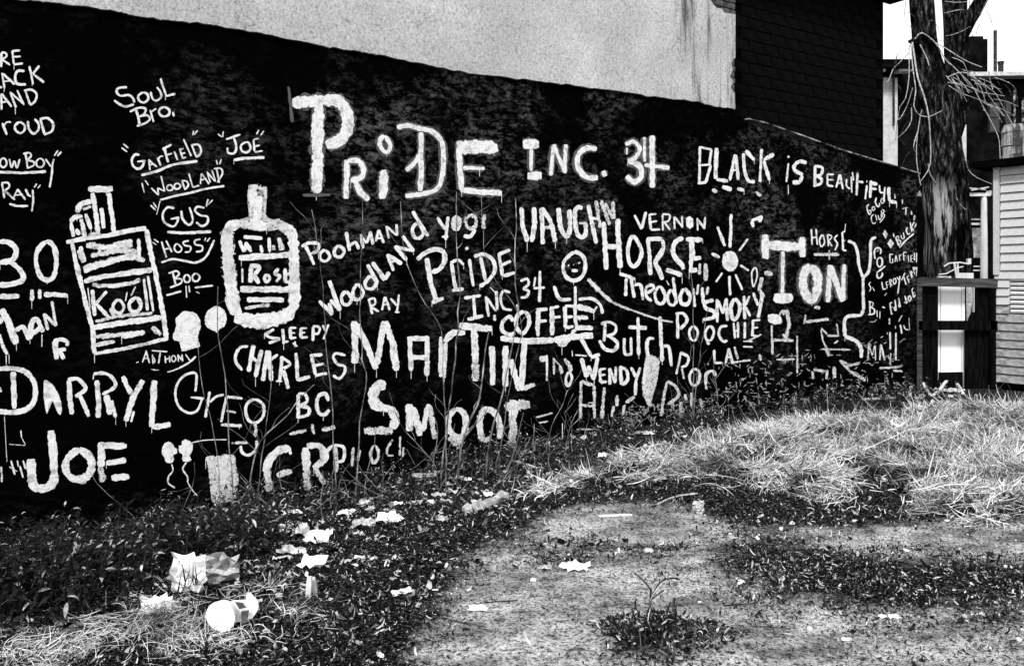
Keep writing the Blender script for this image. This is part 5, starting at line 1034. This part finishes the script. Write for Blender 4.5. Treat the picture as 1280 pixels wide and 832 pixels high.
for i, (nm, px, py, w_, h_, lab, cat, m_, st_) in enumerate(PP): crumple(nm, px, py, w_*1.0, h_*.75, lab, cat, m_, i+1, st_, .45, rng.uniform(-.4, .4), .5)
crumple('paper_bag', 232, 722, 48, 48, 'upright white paper bag with dark weeds growing in front of it', 'bag', 'paper', 91, 1.0, .26, -.15)
crumple('crumpled_bag', 277, 715, 44, 36, 'soiled crumpled bag right of the white paper bag', 'bag', 'oldpaper', 92, .3, .55)
crumple('paper_sheet', 196, 752, 44, 26, 'folded white sheet lying left of the white tub', 'paper', 'paper', 93, .0, .12, .2, .9)
crumple('paper_strip', 504, 738, 34, 8, 'curled white strip with a bent end at the edge of the bare path', 'paper', 'paper', 94, 0, .1, .75, .4)
# weeds in front of the paper bag
g = G(236, 748); n = 30; x = g[0]+U(-.05, .06, n); y = g[1]+U(-.05, 0, n)
WB = thing('small_weed', g, 'thin dark weed standing before the white paper bag', 'weed')
ribbons('leaves', np.stack([x, y, H(x, y)+U(0, .08, n)], 1), U(0, 6.28, n), U(.5, 1.5, n), U(.06, .16, n), U(.004, .010, n), U(-.4, 1.4, n), U(.002, .02, n), M['weed'], [.3, 1, .8, .5, .1], None, WB)
# white tub with the torn carton behind it
g = G(280, 790); Yd = g[1]; s = Yd/F; ax = np.array([.16, .97, .08]); ax /= np.linalg.norm(ax); c0 = at(275.5, 771.5, Yd-.02)+np.array([0, 0, .004])
TB = thing('white_tub', g, 'round white tub lying on its side, its disc lid facing out', 'tub')
r = 19.3*s; mb = MB(); mb.tube([c0, c0+ax*.006], [r, r*1.0], 40); mb.build('lid', M['plastic'], TB, smooth=False)
mb = MB(); mb.tube([c0+ax*.0065, c0+ax*.012, c0+ax*.045], [r*.97, r*.93, r*.84], 36); mb.build('side', M['paper'], TB)
CT = thing('torn_carton', G(303, 784), 'small torn white carton with dark printed patches behind the tub', 'carton')
u1 = np.array([.80, .60, 0]); u2 = np.array([-.25, .33, .9]); u2 /= np.linalg.norm(u2); u3 = np.cross(u1, u2); cc = at(293, 772, Yd)+np.array([0, .075, 0])
def cpt(a, b_, c_): return cc+u1*a*s+u2*b_*s+u3*c_*s
V = [cpt(a, b_, c_) for c_ in (-6, 8) for a, b_ in ((-10, -12), (12, -12), (20, -4), (22, 8), (14, 20), (11, 12), (-10, 15))]
mb = MB(); n = 7; mb.add(V, [tuple(range(n))[::-1], tuple(range(n, 2*n))]+[(i, (i+1) % n, (i+1) % n+n, i+n) for i in range(n)]); mb.build('box', M['paper'], CT)
for q in ([(294, 752), (303, 753), (308, 759), (299, 761)], [(301, 764), (311, 762), (309, 777), (302, 779)]):
    V = [at(x_, y_, Yd+.012) for x_, y_ in q]; V += [v+np.array([0, .004, 0]) for v in V]
    mb = MB(); mb.add(V, [(0, 1, 2, 3), (7, 6, 5, 4), (0, 4, 5, 1), (1, 5, 6, 2), (2, 6, 7, 3), (3, 7, 4, 0)]); mb.build('printed_patch', M['print'], CT)
# two upright pale boards
for k, (x0, x1, y0, y1, ln) in enumerate(((381, 388, 721, 748, 2), (390, 397, 722, 744, -3))):
    g = G((x0+x1)/2, y1); Yd = g[1]; q0, q1 = at((x0+x1)/2, y1+1, Yd), at((x0+x1)/2+ln, y0, Yd+.02)
    T = (q1-q0)/np.linalg.norm(q1-q0); mb = MB(); w_ = 3.3/F*Yd; V = []
    for t in (0, .35, .7, 1):
        c_ = q0+(q1-q0)*t; ww = w_*(1-.2*(t > .8)); V += [c_+[-ww, 0, 0], c_+[ww, 0, 0], c_+[ww, .02, 0], c_+[-ww, .02, 0]]
    Fc = [(0, 1, 2, 3)[::-1], (12, 13, 14, 15)]+[(4*i+j, 4*i+(j+1) % 4, 4*i+4+(j+1) % 4, 4*i+4+j) for i in range(3) for j in range(4)]
    mb.add(V, Fc); o = mb.build('split_board', M['cream'], None, g); tag(o, ['left of two short pale boards standing in the leaves', 'right and shorter of two pale boards standing in the leaves'][k], 'board')
# sticks, log, stones
def stick(name, pts, wpx, lab, cat, m, n=7, nz_=.12, flatz=.6):
    q = [G(x_, y_) for x_, y_ in pts]; r_ = wpx/F*np.array([p[1] for p in q])/2
    q = [p+np.array([0, 0, rr_*flatz]) for p, rr_ in zip(q, r_)]; P = spline(q, step=.03); R_ = np.interp(np.linspace(0, 1, len(P)), np.linspace(0, 1, len(q)), r_)
    R_[0] *= .6; R_[-1] *= .7
    mb = MB(); mb.tube(P, R_, n, nz_, len(pts)*7+int(pts[0][0])); return tag(mb.build(name, M[m], None, q[len(q)//2], smooth=False), lab, cat)
stick('pale_log', [(579, 641), (597, 637), (615, 631), (632, 622)], 13, 'short pale split log lying at the edge of the litter', 'log', 'log', 9, .3)
stick('stick', [(748, 646), (768, 645.5), (790, 645)], 4.2, 'short straight pale stick at the head of the bare path', 'stick', 'cream')
stick('stick', [(655, 790), (659, 799), (663, 806)], 2.6, 'small white stick lying on the path near the bottom edge', 'stick', 'white')
stick('stick', [(605, 753), (625, 752), (647, 750)], 1.6, 'thin dark twig beside the flat chip of card', 'stick', 'deadstem')
stick('stick', [(540, 771), (560, 774), (590, 781)], 2.4, 'long dark twig at the left edge of the path', 'stick', 'deadstem')
stick('stick', [(938, 782), (965, 784), (988, 786)], 2.0, 'thin dark twig on the right of the weed clump', 'stick', 'deadstem')
stick('stick', [(904, 757), (920, 756), (936, 755)], 2.0, 'short dark twig above and right of the weed clump', 'stick', 'deadstem')
stick('stick', [(450, 626), (472, 623), (497, 615)], 4.5, 'grey stick slanting among litter under the painted letters', 'stick', 'log')
stick('stick', [(400, 744), (430, 741), (470, 732)], 2.6, 'long dark twig right of the two pale boards', 'stick', 'deadstem')
stick('stick', [(820, 631), (845, 621), (872, 617)], 2.4, 'pale stalk pointing from the path into the dead grass', 'stick', 'twig')
stick('stick', [(1078, 500), (1100, 499), (1120, 498)], 3.2, 'pale batten lying by the foot of the wall end', 'batten', 'cream')
stick('stick', [(640, 576), (655, 580), (672, 586)], 3, 'grey stick near the wall right of SMOOT', 'stick', 'log')
stick('stick', [(515, 596), (530, 597), (545, 595)], 7, 'grey broken pipe piece near the wall below SMOOT', 'pipe', 'log')
stick('stick', [(795, 562), (815, 558), (832, 555)], 3, 'pale stalk at the left tip of the dead grass', 'stick', 'twig')
for px, py, w_, h_, lab in ((811, 690, 14, 7, 'smooth pale stone on the bare path'), (1012, 788, 9, 8, 'small grey stone at the near end of the leaf drift'), (1273, 801, 9, 7, 'dark round stone by the right edge of the photo'), (738, 661, 5, 4, 'tiny pale pebble below the straight pale stick')):
    g = G(px, py); s = g[1]/F; V = []; Fc = []; nr, ns = 6, 10; r2 = random.Random(px)
    for i in range(nr+1):
        for j in range(ns):
            ph, th = math.pi*i/nr, 2*math.pi*j/ns; q = 1+r2.uniform(-.08, .08); V.append((g[0]+math.sin(ph)*math.cos(th)*w_*s/2*q, g[1]+math.sin(ph)*math.sin(th)*w_*s*.45*q, g[2]+.3*h_*s+math.cos(ph)*h_*s*.5*q))
    Fc = [(i*ns+j, (i+1)*ns+j, (i+1)*ns+(j+1) % ns, i*ns+(j+1) % ns) for i in range(nr) for j in range(ns)]
    tag(mk('stone', V, Fc, M['stone'], None, g, smooth=True), lab, 'stone')
# curl of torn bark at the grass edge
crumple('bark_curl', 873, 634, 15, 13, 'small curled scrap of bark at the lower edge of the dead grass', 'bark', 'oldpaper', 77, .6, .3)
# looping pale hose by the fence
q = [G(1136, 496, .02), G(1141, 488, .10), G(1149, 482.5, .10)+[0, 0, .03], G(1158, 490, .04), G(1163, 495, .02), G(1172, 493, .03), G(1182, 486, .10), G(1190, 482.5, .12), G(1199, 488, .05), G(1204, 493, .01)]
mb = MB(); mb.tube(spline(q, step=.04), .024, 8); tag(mb.build('garden_hose', M['white'], None, q[4], smooth=True), 'pale hose looping on the ground before the dark fence', 'hose')

# flaking remnants of older white lettering along the foot of the wall's far half
rr = random.Random(3); V = []; Fc = []; UV = []
def dab(px, py, lx, ly, wd, k):
    P0, P1 = np.array([px, py]), np.array([px+lx, py+ly]); t = (P1-P0)/np.linalg.norm(P1-P0); nn = np.array([-t[1], t[0]])*wd/2; m0 = (P0+P1)/2+nn*rr.uniform(-.8, .8)
    pts = [P0+nn*.5, P0-nn*.5, m0+nn, m0-nn, P1+nn*.6, P1-nn*.6]; b0 = len(V); V.extend(wall(p_[0], p_[1], .010+.00015*(k % 20)) for p_ in pts); Fc.extend([(b0, b0+1, b0+3, b0+2), (b0+2, b0+3, b0+5, b0+4)]); UV.extend([(k, 0), (k, 1), (k+.6, 0), (k+.6, 1), (k+1.2, 0), (k+1.2, 1)])
for k in range(420):
    z_ = rr.random(); px = 760+z_*370; yb = 552-(px-640)*.128-6; py = yb-rr.random()**1.5*(20 if px < 880 else 62)
    if 880 < px < 900 and py < 440: continue
    a_ = rr.choice([0, 0, 1.57, 1.4, .6, -.7]); l_ = rr.uniform(2, 9); dab(px, py, math.cos(a_)*l_, math.sin(a_)*l_, rr.uniform(.9, 2.6), k)
mk('paint_remnants', np.array(V), Fc, M['faded'], WALL, uv=np.array(UV))['kind'] = 'stuff'

V = []; Fc = []; zones = [(330, 470, 630, 710), (420, 660, 590, 650), (160, 330, 690, 775), (560, 900, 540, 600), (480, 640, 600, 640), (1000, 1240, 485, 505)]
for k in range(190):
    z_ = zones[k % len(zones)]; g = G(rr.uniform(z_[0], z_[1]), rr.uniform(z_[2], z_[3])); s_ = rr.uniform(.010, .034)*(1+.12*(g[1]-4)); n = 4; b0 = len(V); rz = rr.uniform(0, 6.28)
    for i in range(n):
        for j in range(n):
            u, v = (i/3-.5)*rr.uniform(.7, 1.3)*s_*2, (j/3-.5)*rr.uniform(.6, 1.2)*s_; V.append((g[0]+u*math.cos(rz)-v*math.sin(rz), g[1]+u*math.sin(rz)+v*math.cos(rz), g[2]+.003+rr.random()**1.5*s_*.9))
    for i in range(n-1):
        for j in range(n-1):
            q = (b0+i*n+j, b0+(i+1)*n+j, b0+(i+1)*n+j+1, b0+i*n+j+1); Fc += [q[:3], (q[0], q[2], q[3])]
tag(mk('paper_scraps', V, Fc, M['oldpaper']), 'small torn paper scraps strewn among the leaves along the wall', 'litter', kind='stuff')
# finer side twigs on the drooping twigs of the tree
mb = MB()
for Yd, r, pts in TW:
    for _ in range(2):
        k = rr.randrange(1, len(pts)); x0, y0 = pts[k]; dx = rr.uniform(-14, 14); dy = rr.uniform(4, 26); d = Yd-rr.uniform(0, .3)
        mb.tube(spline([at(x0, y0, Yd), at(x0+dx*.6, y0+dy*.4, d), at(x0+dx, y0+dy, d)], step=.12), .0042, 4, cap=False)
mb.build('fine_twigs', M['deadstem'], TR)['kind'] = 'stuff'

mb = MB()
for k in range(22):
    x0, y0 = rr.choice([(1186, 97), (1196, 100), (1218, 103), (1240, 120), (1233, 130), (1208, 93)]); x0 += rr.uniform(-6, 6); y0 += rr.uniform(-6, 10); L1 = rr.uniform(12, 42); a1 = rr.uniform(.15, 1.2); d = 13.3-rr.uniform(0, .4)
    mb.tube(spline([at(x0, y0, d), at(x0+L1*.5*math.cos(a1), y0+L1*.3*math.sin(a1), d-.05), at(x0+L1*math.cos(a1), y0+L1*math.sin(a1), d)], step=.1), [.0045], 4, cap=False)
mb.build('fine_twigs', M['twig'], TR)['kind'] = 'stuff'
for x0, x1, y0, y1 in ((1236, 1250, 128, 166), (1256, 1264, 128, 160)):
    wf = quadbox(x0, x1, y0, y1, YR-.05, .05, 'window_frame', M['roofing'], RH); quadbox(x0+1.5, x1-1.5, y0+1.5, (y0+y1)/2-.6, YR-.07, .03, 'pane', M['glass'], RH); quadbox(x0+1.5, x1-1.5, (y0+y1)/2+.6, y1-1.5, YR-.07, .03, 'pane', M['glass'], RH)
